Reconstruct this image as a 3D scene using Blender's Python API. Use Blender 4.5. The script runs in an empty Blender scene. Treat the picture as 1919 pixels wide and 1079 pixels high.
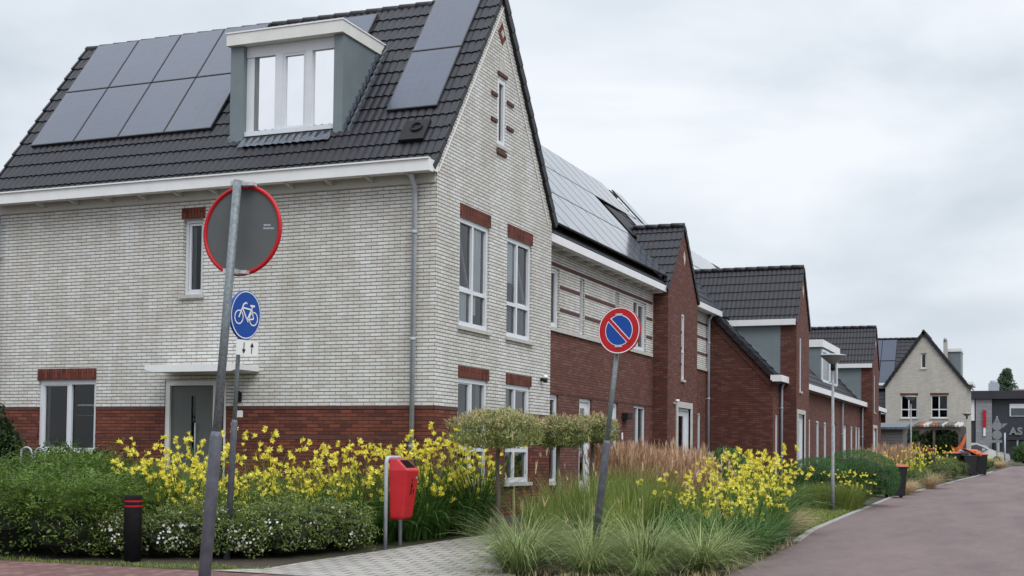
import bpy, bmesh, math, random
from mathutils import Vector, Matrix, Euler
random.seed(7)
PI = math.pi
sc = bpy.context.scene
C = sc.collection
R = math.radians

# ------------------------------------------------------------------ materials
def newmat(name):
    m = bpy.data.materials.new(name); m.use_nodes = True
    nt = m.node_tree; b = nt.nodes['Principled BSDF']
    return m, nt, b
def nd(nt, t, **k):
    n = nt.nodes.new(t)
    for a, v in k.items():
        if a in n.inputs.keys(): n.inputs[a].default_value = v
        else: setattr(n, a, v)
    return n
def mixc(nt, fac, a, b, mode='MIX'):
    n = nt.nodes.new('ShaderNodeMix'); n.data_type = 'RGBA'; n.blend_type = mode
    for s, v in ((0, fac), (6, a), (7, b)):
        if isinstance(v, (int, float)): n.inputs[s].default_value = v
        elif isinstance(v, tuple): n.inputs[s].default_value = v if len(v) == 4 else v + (1,)
        else: nt.links.new(v, n.inputs[s])
    return n.outputs[2]
def ramp(nt, src, pts):
    n = nt.nodes.new('ShaderNodeValToRGB'); nt.links.new(src, n.inputs[0])
    e = n.color_ramp.elements
    while len(e) < len(pts): e.new(.5)
    for i, (p, c) in enumerate(pts):
        e[i].position = p; e[i].color = (c, c, c, 1) if isinstance(c, (int, float)) else c + (1,)
    return n.outputs[0]
def noise(nt, scale, detail=4, rough=.6, vec=None, stretch=None):
    n = nd(nt, 'ShaderNodeTexNoise', Scale=scale, Detail=detail, Roughness=rough)
    if vec is None: vec = nd(nt, 'ShaderNodeTexCoord').outputs['Object']
    if stretch:
        mp = nd(nt, 'ShaderNodeMapping'); nt.links.new(vec, mp.inputs[0]); mp.inputs['Scale'].default_value = stretch; vec = mp.outputs[0]
    nt.links.new(vec, n.inputs['Vector'])
    return n.outputs['Fac']
def bump(nt, b, src, dist, strength=1):
    n = nd(nt, 'ShaderNodeBump', Strength=strength, Distance=dist)
    nt.links.new(src, n.inputs['Height']); nt.links.new(n.outputs[0], b.inputs['Normal'])
def plain(name, col, rough=.6, var=.12, scale=6, metal=0, bmp=0, spec=.5, stretch=None, detail=5):
    m, nt, b = newmat(name)
    f = noise(nt, scale, detail, .65, stretch=stretch)
    lo = tuple(max(0, c*(1-var)) for c in col); hi = tuple(min(1, c*(1+var)) for c in col)
    nt.links.new(ramp(nt, f, [(.3, lo), (.7, hi)]), b.inputs['Base Color'])
    b.inputs['Roughness'].default_value = rough; b.inputs['Metallic'].default_value = metal
    b.inputs['Specular IOR Level'].default_value = spec
    if bmp: bump(nt, b, f, bmp)
    return m
def brick(name, c1, c2, mortar, w=.222, h=.0625, ms=.0065, rot=False, stain=.25, odd=None, bmp=.006, thin=0):
    m, nt, b = newmat(name)
    uv = nd(nt, 'ShaderNodeUVMap'); uv.uv_map = 'UVMap'
    vec = uv.outputs[0]
    # slight waviness of the courses
    wn = nd(nt, 'ShaderNodeTexNoise', Scale=2.5, Detail=2); nt.links.new(vec, wn.inputs['Vector'])
    va = nd(nt, 'ShaderNodeVectorMath', operation='MULTIPLY_ADD'); nt.links.new(wn.outputs['Color'], va.inputs[0]); va.inputs[1].default_value = (.006, .006, 0); nt.links.new(vec, va.inputs[2])
    wn2 = nd(nt, 'ShaderNodeTexNoise', Scale=38, Detail=2); nt.links.new(vec, wn2.inputs['Vector'])
    vb = nd(nt, 'ShaderNodeVectorMath', operation='MULTIPLY_ADD'); nt.links.new(wn2.outputs['Color'], vb.inputs[0]); vb.inputs[1].default_value = (.006, .006, 0); nt.links.new(va.outputs[0], vb.inputs[2])
    vec2 = vb.outputs[0]
    if rot:
        mp = nd(nt, 'ShaderNodeMapping'); mp.inputs['Rotation'].default_value = (0, 0, PI/2); nt.links.new(vec2, mp.inputs[0]); vec2 = mp.outputs[0]
    if thin:   # head joints thinner than bed joints
        mp = nd(nt, 'ShaderNodeMapping'); mp.inputs['Scale'].default_value = (thin, 1, 1); nt.links.new(vec2, mp.inputs[0]); vec2 = mp.outputs[0]; w = w*thin
    br = nd(nt, 'ShaderNodeTexBrick', Scale=1)
    br.inputs['Brick Width'].default_value = w; br.inputs['Row Height'].default_value = h
    br.inputs['Mortar Size'].default_value = ms; br.inputs['Mortar Smooth'].default_value = .35; br.inputs['Bias'].default_value = 0
    br.inputs['Color1'].default_value = c1 + (1,); br.inputs['Color2'].default_value = c2 + (1,); br.inputs['Mortar'].default_value = mortar + (1,)
    nt.links.new(vec2, br.inputs['Vector'])
    col = br.outputs['Color']
    fine = noise(nt, 55, 3, .7, vec)
    col = mixc(nt, .55, col, ramp(nt, fine, [(.25, .55), (.75, 1.0)]), 'MULTIPLY')
    if odd:   # single bricks burnt darker or redder
        b2 = nd(nt, 'ShaderNodeTexBrick', Scale=1)
        b2.inputs['Brick Width'].default_value = w; b2.inputs['Row Height'].default_value = h; b2.inputs['Mortar Size'].default_value = 0
        b2.inputs['Color1'].default_value = (0, 0, 0, 1); b2.inputs['Color2'].default_value = (1, 1, 1, 1)
        nt.links.new(vec2, b2.inputs['Vector'])
        fac = ramp(nt, b2.outputs['Color'], [(.72, 0.0), (.86, .75)])
        mm = nd(nt, 'ShaderNodeMath', operation='MULTIPLY'); nt.links.new(fac, mm.inputs[0])
        inv = nd(nt, 'ShaderNodeMath', operation='SUBTRACT'); inv.inputs[0].default_value = 1; nt.links.new(br.outputs['Fac'], inv.inputs[1]); nt.links.new(inv.outputs[0], mm.inputs[1])
        col = mixc(nt, mm.outputs[0], col, odd)
    st = noise(nt, .9, 8, .75, vec, stretch=(1.5, .3, 1))
    col = mixc(nt, stain, col, ramp(nt, st, [(.33, (.70, .68, .60)), (.60, (1.0, 1.0, 1.0))]), 'MULTIPLY')
    nt.links.new(col, b.inputs['Base Color'])
    b.inputs['Roughness'].default_value = .85; b.inputs['Specular IOR Level'].default_value = .25
    inv2 = nd(nt, 'ShaderNodeMath', operation='SUBTRACT'); inv2.inputs[0].default_value = 1; nt.links.new(br.outputs['Fac'], inv2.inputs[1])
    ad = nd(nt, 'ShaderNodeMath', operation='MULTIPLY_ADD'); nt.links.new(fine, ad.inputs[0]); ad.inputs[1].default_value = .3; nt.links.new(inv2.outputs[0], ad.inputs[2])
    bump(nt, b, ad.outputs[0], bmp)
    return m
def leaf(name, dark, light, rough=.5, trans=.3, spec=.3):
    m, nt, b = newmat(name)
    at = nd(nt, 'ShaderNodeAttribute'); at.attribute_name = 'tint'
    oi = nd(nt, 'ShaderNodeObjectInfo')
    f = nd(nt, 'ShaderNodeMath', operation='MULTIPLY_ADD'); nt.links.new(oi.outputs['Random'], f.inputs[0]); f.inputs[1].default_value = .25; f.use_clamp = True
    s = nd(nt, 'ShaderNodeMath', operation='SUBTRACT'); nt.links.new(at.outputs['Fac'], s.inputs[0]); s.inputs[1].default_value = .12
    nt.links.new(s.outputs[0], f.inputs[2])
    col = mixc(nt, f.outputs[0], dark, light)
    nt.links.new(col, b.inputs['Base Color'])
    b.inputs['Roughness'].default_value = rough; b.inputs['Specular IOR Level'].default_value = spec
    tr = nd(nt, 'ShaderNodeBsdfTranslucent'); nt.links.new(col, tr.inputs['Color'])
    mx = nd(nt, 'ShaderNodeMixShader'); mx.inputs[0].default_value = trans
    nt.links.new(b.outputs[0], mx.inputs[1]); nt.links.new(tr.outputs[0], mx.inputs[2])
    nt.links.new(mx.outputs[0], nt.nodes['Material Output'].inputs['Surface'])
    return m
def glass(name, refl=1.0, tint=(.80, .84, .84), ior=1.5):
    m, nt, b = newmat(name); nt.nodes.remove(b)
    fr = nd(nt, 'ShaderNodeFresnel', IOR=ior)
    g = nd(nt, 'ShaderNodeBsdfGlossy', Roughness=.03); g.inputs['Color'].default_value = (refl, refl, refl, 1)
    wv = noise(nt, 1.3, 1, .5); bn = nd(nt, 'ShaderNodeBump', Strength=.25, Distance=.01); nt.links.new(wv, bn.inputs['Height']); nt.links.new(bn.outputs[0], g.inputs['Normal'])
    t = nd(nt, 'ShaderNodeBsdfTransparent'); t.inputs['Color'].default_value = tint + (1,)
    mx = nd(nt, 'ShaderNodeMixShader'); nt.links.new(fr.outputs[0], mx.inputs[0]); nt.links.new(t.outputs[0], mx.inputs[1]); nt.links.new(g.outputs[0], mx.inputs[2])
    nt.links.new(mx.outputs[0], nt.nodes['Material Output'].inputs['Surface'])
    return m

M = {}
M['white_brick'] = brick('white_brick', (.82, .82, .80), (.68, .68, .665), (.22, .22, .21), ms=.009, stain=.75, odd=(.62, .575, .54), thin=1.75, bmp=.008)
M['red_brick'] = brick('red_brick', (.24, .075, .048), (.12, .040, .030), (.045, .025, .020), stain=.6, odd=(.10, .035, .03), thin=1.4)
M['dark_red_brick'] = brick('dark_red_brick', (.155, .058, .046), (.085, .034, .03), (.045, .03, .027), stain=.5, thin=1.4, odd=(.18, .08, .06))
M['brown_brick'] = brick('brown_brick', (.195, .078, .060), (.12, .048, .04), (.065, .043, .038), stain=.5, odd=(.20, .10, .085), thin=1.4)
M['soldier'] = brick('soldier_brick', (.22, .062, .042), (.13, .038, .028), (.05, .03, .025), w=.215, h=.0625, rot=True, stain=.4, odd=(.08, .025, .02))
M['band'] = plain('dark_band_brick', (.085, .035, .030), .85, .3, 14)
M['far_white'] = brick('far_white_brick', (.60, .57, .52), (.50, .475, .43), (.33, .31, .285), ms=.005, stain=.4)
M['tile'] = plain('black_roof_tile', (.012, .012, .017), .5, .4, 5, spec=.4, detail=8)
M['panel'] = None
def panelmat(name, col, rough, coat=1.0, ior=1.5):
    m, nt, b = newmat(name)
    uv = nd(nt, 'ShaderNodeTexCoord')
    br = nd(nt, 'ShaderNodeTexBrick', Scale=1, offset=0); br.inputs['Brick Width'].default_value = .16; br.inputs['Row Height'].default_value = .16; br.inputs['Mortar Size'].default_value = .003
    br.inputs['Color1'].default_value = col + (1,); br.inputs['Color2'].default_value = tuple(c*.85 for c in col) + (1,); br.inputs['Mortar'].default_value = tuple(c*1.6 for c in col) + (1,)
    u = nd(nt, 'ShaderNodeUVMap'); u.uv_map = 'UVMap'; nt.links.new(u.outputs[0], br.inputs['Vector'])
    cl = noise(nt, .9, 4)
    nt.links.new(mixc(nt, .5, br.outputs['Color'], ramp(nt, cl, [(.3, .75), (.7, 1.0)]), 'MULTIPLY'), b.inputs['Base Color'])
    b.inputs['Roughness'].default_value = rough; b.inputs['Coat Weight'].default_value = coat; b.inputs['Coat Roughness'].default_value = .08
    b.inputs['Coat IOR'].default_value = ior
    return m
M['panel'] = panelmat('solar_glass', (.026, .040, .080), .3, .42)
M['panel_pale'] = panelmat('solar_glass_pale', (.06, .078, .105), .25, .85, 1.5)  # paler base puts the grazing sky reflection into the colour
M['panelframe'] = plain('panel_frame', (.03, .03, .035), .35, .1)
M['white_paint'] = plain('white_paint', (.72, .73, .74), .45, .05, 3)
M['cream_paint'] = plain('cream_paint', (.68, .68, .65), .5, .06, 3)
M['soffit'] = plain('grey_soffit', (.48, .48, .45), .6, .06, 3)
M['upvc'] = plain('white_frame', (.62, .65, .69), .35, .04, 4)
M['grey_panel'] = plain('slate_grey_cladding', (.15, .185, .20), .5, .1, 2)
M['zinc'] = plain('zinc', (.37, .40, .45), .5, .15, 6)
M['lead'] = plain('lead_flashing', (.11, .13, .155), .5, .35, 9, metal=.2, bmp=.01)
M['galv'] = plain('galvanised_steel', (.17, .20, .215), .55, .4, 45, metal=.2)
M['sleeve'] = plain('grey_sleeve', (.085, .09, .11), .5, .35, 9, detail=8)
M['stone'] = plain('pale_stone', (.45, .44, .41), .8, .15, 9)
M['glass'] = glass('window_glass')
M['mirror'] = None
mm, nt, b = newmat('sky_reflecting_glass'); b.inputs['Base Color'].default_value = (.80, .82, .85, 1); b.inputs['Metallic'].default_value = 1; b.inputs['Roughness'].default_value = .04
nt.links.new(ramp(nt, noise(nt, 1.2, 2), [(.3, (.80, .82, .85)), (.7, (.86, .87, .89))]), b.inputs['Base Color']); M['mirror'] = mm
M['curtain'] = plain('net_curtain', (.74, .78, .79), .9, .15, 8, stretch=(6, 6, .3))
M['grey_curtain'] = plain('grey_curtain', (.16, .18, .19), .9, .25, 8, stretch=(6, 6, .3))
M['dark'] = plain('interior_shade_black', (.010, .012, .012), 1.0, .2, spec=.02)  # near-black painted in for unlit rooms and the bin opening
M['door_grey'] = plain('grey_green_door', (.085, .092, .085), .5, .08, 3)
M['black'] = plain('black_plastic', (.010, .010, .012), .6, .2, 8, spec=.3)
M['binblack'] = plain('bin_black', (.008, .009, .012), .45, .3, 5)
M['orange'] = plain('orange_lid', (.42, .085, .035), .5, .15, 5)
M['orange_bag'] = plain('orange_plastic', (.55, .11, .03), .4, .2, 6)
M['red_plastic'] = plain('red_bin_plastic', (.46, .014, .022), .38, .12, 4)
M['sign_red'] = plain('sign_red', (.44, .008, .016), .4, .05, spec=.3)
M['sign_blue'] = plain('sign_blue', (.004, .058, .31), .4, .05, spec=.3)
M['sign_white'] = plain('sign_white', (.78, .78, .78), .35, .04)
M['sign_back'] = plain('sign_back', (.085, .092, .092), .55, .12, 3)
M['bollard'] = plain('bollard_dark', (.009, .008, .010), .8, .4, 9, spec=.2)
M['bark'] = plain('bark', (.09, .075, .055), .9, .35, 20, bmp=.01, stretch=(1, 1, .2))
M['wood'] = plain('weathered_wood', (.10, .085, .075), .85, .25, 6, stretch=(1, 1, 8))
M['slats'] = plain('grey_slats', (.12, .11, .11), .8, .2, 6)
M['soil'] = None
m, nt, b = newmat('soil')
n1 = noise(nt, 9, 8, .75); n2 = noise(nt, .6, 4)
c = ramp(nt, n1, [(.3, (.022, .016, .011)), (.55, (.055, .042, .028)), (.8, (.10, .08, .055))])
c = mixc(nt, ramp(nt, n2, [(.45, 0.0), (.62, .6)]), c, (.05, .065, .02))
nt.links.new(c, b.inputs['Base Color']); b.inputs['Roughness'].default_value = .95; bump(nt, b, n1, .04); M['soil'] = m
m, nt, b = newmat('road_surface')
n1 = noise(nt, 90, 4, .8); n2 = noise(nt, .35, 5, .6, stretch=(2.2, .5, 1)); n3 = noise(nt, 3, 6, .7)
c = ramp(nt, n1, [(.2, (.13, .098, .097)), (.8, (.22, .168, .166))])
c = mixc(nt, .65, c, ramp(nt, n2, [(.32, (.66, .62, .62)), (.66, (1.12, 1.08, 1.06))]), 'MULTIPLY')
c = mixc(nt, .5, c, ramp(nt, n3, [(.3, (.78, .77, .77)), (.6, (1., 1., 1.))]), 'MULTIPLY')
uvn = nd(nt, 'ShaderNodeUVMap'); uvn.uv_map = 'UVMap'
bk = nd(nt, 'ShaderNodeTexBrick', Scale=1); bk.inputs['Brick Width'].default_value = .21; bk.inputs['Row Height'].default_value = .07; bk.inputs['Mortar Size'].default_value = .006
bk.inputs['Color1'].default_value = (.82, .8, .8, 1); bk.inputs['Color2'].default_value = (1.12, 1.05, 1.03, 1); bk.inputs['Mortar'].default_value = (.62, .6, .6, 1); nt.links.new(uvn.outputs[0], bk.inputs['Vector'])
c = mixc(nt, .45, c, bk.outputs['Color'], 'MULTIPLY')
n4 = noise(nt, 14, 2, .5); c = mixc(nt, ramp(nt, n4, [(.74, 0.0), (.78, .5)]), c, (.30, .27, .25))
n5 = noise(nt, 1.1, 8, .8, stretch=(1.6, .35, 1)); c = mixc(nt, .55, c, ramp(nt, n5, [(.36, (.70, .68, .67)), (.55, (1., 1., 1.))]), 'MULTIPLY')
nt.links.new(c, b.inputs['Base Color']); b.inputs['Roughness'].default_value = .75; b.inputs['Specular IOR Level'].default_value = .35; bump(nt, b, n1, .006); M['road'] = m
M['paving'] = brick('brick_paving', (.20, .105, .10), (.145, .08, .078), (.07, .055, .045), w=.21, h=.105, ms=.006, rot=True, stain=.5, odd=(.26, .15, .14), bmp=.004)
M['pathtile'] = brick('grey_paving', (.42, .40, .375), (.34, .325, .305), (.06, .05, .042), w=.30, h=.20, ms=.012, stain=.6, odd=(.30, .28, .27), bmp=.006)
M['kerb'] = plain('kerb_concrete', (.27, .265, .25), .85, .25, 8)
# foliage
M['juniper'] = leaf('shrub_leaf', (.012, .035, .010), (.17, .27, .05))
M['climber'] = leaf('climber_leaf', (.008, .022, .006), (.035, .07, .016))
M['poten'] = leaf('small_shrub_leaf', (.035, .07, .016), (.22, .27, .07))
M['strap'] = leaf('strap_leaf', (.02, .06, .014), (.12, .24, .05), .4)
M['stalk'] = leaf('flower_stalk', (.10, .10, .02), (.28, .24, .04))
M['lily'] = leaf('yellow_petal', (.74, .60, .04), (.92, .88, .17), .5, .35)
M['bud'] = leaf('bud', (.35, .30, .05), (.6, .50, .08))
M['whitefl'] = leaf('white_petal', (.62, .62, .58), (.88, .88, .82), .5, .3)
M['tuft'] = leaf('pale_grass', (.08, .13, .035), (.42, .48, .20), .5, .3)
M['green_grass'] = leaf('green_grass', (.07, .11, .02), (.30, .36, .085), .5, .3)
M['plume'] = leaf('brown_plume', (.30, .165, .095), (.66, .46, .31), .7, .25)
M['straw'] = leaf('straw_grass', (.38, .28, .15), (.70, .56, .36), .7, .25)
M['ball'] = leaf('ball_shrub_leaf', (.02, .075, .02), (.10, .24, .05))
M['willow'] = leaf('willow_leaf', (.06, .095, .02), (.42, .44, .17))
M['willow_tip'] = leaf('willow_tip', (.34, .26, .14), (.62, .48, .30))
M['conifer'] = leaf('conifer_needles', (.05, .09, .06), (.19, .27, .17))
M['hedge'] = leaf('hedge_leaf', (.02, .05, .012), (.09, .18, .035))
M['core'] = plain('shrub_inner_shade', (.010, .016, .006), .95, .5, 14)  # near-black stands in for the shade behind the leaves

# ------------------------------------------------------------------ mesh builder
class MB:
    def __init__(s): s.v = []; s.f = []; s.m = []; s.t = []; s.sm = []; s.cm = 0; s.ct = .5; s.cs = False
    def vert(s, p): s.v.append(tuple(p)); return len(s.v)-1
    def face(s, ps):
        i = len(s.v); s.v.extend(tuple(p) for p in ps); s.f.append(tuple(range(i, i+len(ps)))); s._a()
    def fi(s, idx): s.f.append(tuple(idx)); s._a()
    def _a(s): s.m.append(s.cm); s.t.append(s.ct); s.sm.append(s.cs)
    def hexa(s, P):  # 8 points: bottom ring 0-3, top ring 4-7 (counter-clockwise from above)
        i = len(s.v); s.v.extend(tuple(p) for p in P)
        for q in ((3, 2, 1, 0), (4, 5, 6, 7), (0, 1, 5, 4), (1, 2, 6, 5), (2, 3, 7, 6), (3, 0, 4, 7)): s.fi([i+k for k in q])
    def box(s, x0, x1, y0, y1, z0, z1):
        x0, x1 = min(x0, x1), max(x0, x1); y0, y1 = min(y0, y1), max(y0, y1); z0, z1 = min(z0, z1), max(z0, z1)
        s.hexa([(x0, y0, z0), (x1, y0, z0), (x1, y1, z0), (x0, y1, z0), (x0, y0, z1), (x1, y0, z1), (x1, y1, z1), (x0, y1, z1)])
    def obox(s, c, ax, ay, az):  # centre + half-axis vectors
        c, ax, ay, az = map(Vector, (c, ax, ay, az))
        if ax.cross(ay).dot(az) < 0: az = -az
        s.hexa([c-ax-ay-az, c+ax-ay-az, c+ax+ay-az, c-ax+ay-az, c-ax-ay+az, c+ax-ay+az, c+ax+ay+az, c-ax+ay+az])
    def tube(s, pts, rad, n=10, cap=True):
        pts = [Vector(p) for p in pts]; rs = rad if isinstance(rad, (list, tuple)) else [rad]*len(pts)
        rings = []; up = None
        for i, p in enumerate(pts):
            d = (pts[min(i+1, len(pts)-1)]-pts[max(i-1, 0)]).normalized()
            if up is None: up = Vector((0, 0, 1)) if abs(d.z) < .9 else Vector((1, 0, 0))
            a = (up - d*up.dot(d)).normalized(); b = d.cross(a); up = a
            ring = []
            for k in range(n):
                t = 2*PI*k/n; ring.append(s.vert(p+(a*math.cos(t)+b*math.sin(t))*rs[i]))
            rings.append(ring)
        o = s.cs; s.cs = n > 5
        for r0, r1 in zip(rings, rings[1:]):
            for k in range(n): s.fi((r0[k], r0[(k+1) % n], r1[(k+1) % n], r1[k]))
        s.cs = o
        if cap: s.fi(rings[0][::-1]); s.fi(rings[-1])
    def build(s, name, mats, parent=None, uv=True, tint=False):
        me = bpy.data.meshes.new(name); me.from_pydata(s.v, [], s.f)
        if not isinstance(mats, (list, tuple)): mats = [mats]
        for m in mats: me.materials.append(M[m] if isinstance(m, str) else m)
        me.polygons.foreach_set('material_index', s.m); me.polygons.foreach_set('use_smooth', s.sm)
        if uv:
            ul = me.uv_layers.new(name='UVMap'); d = [0.0]*(2*len(me.loops)); vs = s.v
            for p in me.polygons:
                n = p.normal; ax = max(range(3), key=lambda i: abs(n[i]))
                for li in p.loop_indices:
                    c = vs[me.loops[li].vertex_index]
                    if ax == 0: a, b = c[1], c[2]
                    elif ax == 1: a, b = c[0], c[2]
                    else: a, b = c[0], c[1]
                    d[2*li] = a; d[2*li+1] = b
            ul.data.foreach_set('uv', d)
        if tint:
            at = me.attributes.new('tint', 'FLOAT', 'FACE'); at.data.foreach_set('value', s.t)
        o = bpy.data.objects.new(name, me); C.objects.link(o)
        if parent:
            o.parent = parent
            if parent.type == 'EMPTY': o.matrix_parent_inverse = Matrix.Translation(parent.location).inverted()
        return o
def thing(name, label, cat, group=None, loc=(0, 0, 0)):
    o = bpy.data.objects.new(name, None); C.objects.link(o)
    if 'grass' in name or 'plant' in name: o['kind'] = 'thing'; o.location = loc; o.empty_display_size = .2
    o['label'] = label; o['category'] = cat
    if group: o['group'] = group
    return o
def tag(o, label, cat, group=None):
    o['label'] = label; o['category'] = cat
    if group: o['group'] = group
    return o
def dup(root, loc, rz=0, s=1.0, label=None, sz=None):
    def cp(o, par):
        c = o.copy(); C.objects.link(c)
        if par: c.parent = par
        for ch in kids.get(o.name, []): cp(ch, c)
        return c
    kids = {}
    for o in root.children_recursive: kids.setdefault(o.parent.name, []).append(o)
    c = cp(root, None); place(c, loc, rz, s, sz)
    if label: c['label'] = label
    return c
def place(c, loc, rz=0, s=1.0, sz=None):
    c.location = loc; c.rotation_euler = (0, 0, rz); c.scale = (s, s, sz if sz else s)

# ------------------------------------------------------------------ terrain
XE = [(-60, -3.4), (13, -3.5), (17, -3.6), (22, -3.8), (26, -4.14), (33, -4.35), (43, -4.5), (47, -4.4), (62, -3.4), (72, -2.4), (95, -.5), (400, 25)]
def xe(y):
    for (a, b), (c, d) in zip(XE, XE[1:]):
        if y <= c: return b+(d-b)*(y-a)/(c-a)
    return 25
def rr(y):
    if y < 18: return 0
    if y < 66: return .00026*(y-18)**2
    return min(1.05, .6+.032*(y-66))
def ss(t): t = max(0, min(1, t)); return t*t*(3-2*t)
def g(x, y):
    d = min(xe(y)-x, (y-13)*.8); w = 7-3.5*ss((y-26)/12); amp = .35+.15*ss((y-28)/12)
    return rr(y)+amp*ss((d-.4)/w)
def sheet(name, xs, ys, mat, off=0.0, keep=None):
    b = MB(); b.cs = True; idx = {}
    for j, y in enumerate(ys):
        for i, x in enumerate(xs(y) if callable(xs) else xs): idx[i, j] = b.vert((x, y, g(x, y)+off))
    n = max(i for i, j in idx)
    for j in range(len(ys)-1):
        for i in range(n): b.fi((idx[i, j], idx[i+1, j], idx[i+1, j+1], idx[i, j+1]))
    o = b.build(name, mat); o['kind'] = 'structure'; return o
def frange(a, b, n): return [a+(b-a)*i/n for i in range(n+1)]
gx = [-900, -300, -120, -60, -40, -30, -24]+frange(-20, 0, 50)+[1, 2, 4, 8, 16, 30, 60, 120, 300, 900]
gy = [-300, -60, -20, 0, 8]+frange(12, 34, 55)+frange(35, 100, 66)+[110, 130, 160, 220, 400, 900, 2500]
sheet('ground', gx, gy, 'soil', -.012)
ry = frange(-40, 12, 13)+frange(13, 100, 87)+[110, 130, 160, 220, 300, 400]
sheet('road', lambda y: [xe(y)+t for t in (0, .3, .8, 1.6, 3, 5, 7, 9, 14)], ry, 'road', .004)
# brick paved strip along the front beds
def pav():
    b = MB(); ys = frange(4, 13, 9); xs = [-60, -40, -25]+frange(-18, -3.52, 24); idx = {}
    for j, y in enumerate(ys):
        for i, x in enumerate(xs):
            yy = y if j < len(ys)-1 else 13.15+.15*math.sin(x*.9)*.3+(x+9)*.02
            idx[i, j] = b.vert((x, yy, g(x, yy)+.008))
    for j in range(len(ys)-1):
        for i in range(len(xs)-1): b.fi((idx[i, j], idx[i+1, j], idx[i+1, j+1], idx[i, j+1]))
    o = b.build('pavement', 'paving'); o['kind'] = 'structure'
pav()
def path():
    L = [(-9.3, 13.2), (-8.85, 13.8), (-8.8, 14.9), (-8.5, 16.2), (-8.25, 17.2), (-7.95, 18.2), (-7.7, 19.6), (-7.6, 21.5), (-7.5, 24)]
    Rr = [(-4.9, 13.0), (-5.6, 13.9), (-6.0, 14.9), (-6.45, 16.2), (-6.75, 17.2), (-6.8, 18.2), (-6.8, 19.6), (-6.8, 21.5), (-6.7, 24)]
    b = MB(); N = 8; idx = {}
    for j, (l, r) in enumerate(zip(L, Rr)):
        for i in range(N+1):
            t = i/N; x = l[0]+(r[0]-l[0])*t; y = l[1]+(r[1]-l[1])*t; idx[i, j] = b.vert((x, y, g(x, y)+.012))
    for j in range(len(L)-1):
        for i in range(N): b.fi((idx[i, j], idx[i+1, j], idx[i+1, j+1], idx[i, j+1]))
    o = b.build('path', 'pathtile'); o['kind'] = 'structure'
path()
def kerb(y0, y1, name='kerb'):
    b = MB(); n = int((y1-y0)/1.0)
    for i in range(n):
        a = y0+i+.006; c = y0+i+.994
        P = []
        for z in (-.05, .018):
            for (dx, y) in ((-.13, a), (0.0, a), (0.0, c), (-.13, c)): P.append((xe(y)+dx, y, rr(y)+z))
        b.hexa(P)
    o = b.build(name, 'kerb'); o['kind'] = 'structure'
kerb(22.5, 72.5)

# ------------------------------------------------------------------ facades
class Fc:
    def __init__(s, k, c): s.k = k; s.c = c
    def P(s, u, z, d): return (u, s.c-d, z) if s.k == 'S' else (s.c+d, u, z)
def fbox(b, F, u0, u1, z0, z1, d0, d1):
    p = F.P(u0, z0, d0); q = F.P(u1, z1, d1); b.box(p[0], q[0], p[1], q[1], p[2], q[2])
def wall(F, poly, holes, mats, splits, parent, name='wall', depth=.13):
    """poly of (u,z); holes (u0,u1,z0,z1); mats by height: splits [z..] -> mats[i]"""
    bm = bmesh.new()
    bm.faces.new([bm.verts.new((u, z, 0)) for u, z in poly])
    def cut(co, no): bmesh.ops.bisect_plane(bm, geom=bm.verts[:]+bm.edges[:]+bm.faces[:], plane_co=co, plane_no=no, dist=1e-5)
    for v in sorted(set(round(x, 4) for h in holes for x in h[:2])): cut((v, 0, 0), (1, 0, 0))
    for v in sorted(set([round(x, 4) for h in holes for x in h[2:]]+list(splits))): cut((0, v, 0), (0, 1, 0))
    b = MB()
    for f in bm.faces:
        c = f.calc_center_median()
        if any(h[0] < c.x < h[1] and h[2] < c.y < h[3] for h in holes): continue
        b.cm = sum(1 for s_ in splits if c.y > s_)
        ps = [F.P(l.vert.co.x, l.vert.co.y, 0) for l in f.loops]
        b.face(ps if True else ps[::-1])
    bm.free()
    for (u0, u1, z0, z1) in holes:
        zs = [z0]+[s_ for s_ in splits if z0 < s_ < z1]+[z1]
        for a, c in zip(zs, zs[1:]):
            b.cm = sum(1 for s_ in splits if (a+c)/2 > s_)
            b.face([F.P(u0, a, 0), F.P(u0, c, 0), F.P(u0, c, -depth), F.P(u0, a, -depth)])
            b.face([F.P(u1, a, 0), F.P(u1, a, -depth), F.P(u1, c, -depth), F.P(u1, c, 0)])
        b.face([F.P(u0, z1, 0), F.P(u1, z1, 0), F.P(u1, z1, -depth), F.P(u0, z1, -depth)])
        b.face([F.P(u0, z0, 0), F.P(u0, z0, -depth), F.P(u1, z0, -depth), F.P(u1, z0, 0)])
    return b.build(name, mats, parent)
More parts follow.
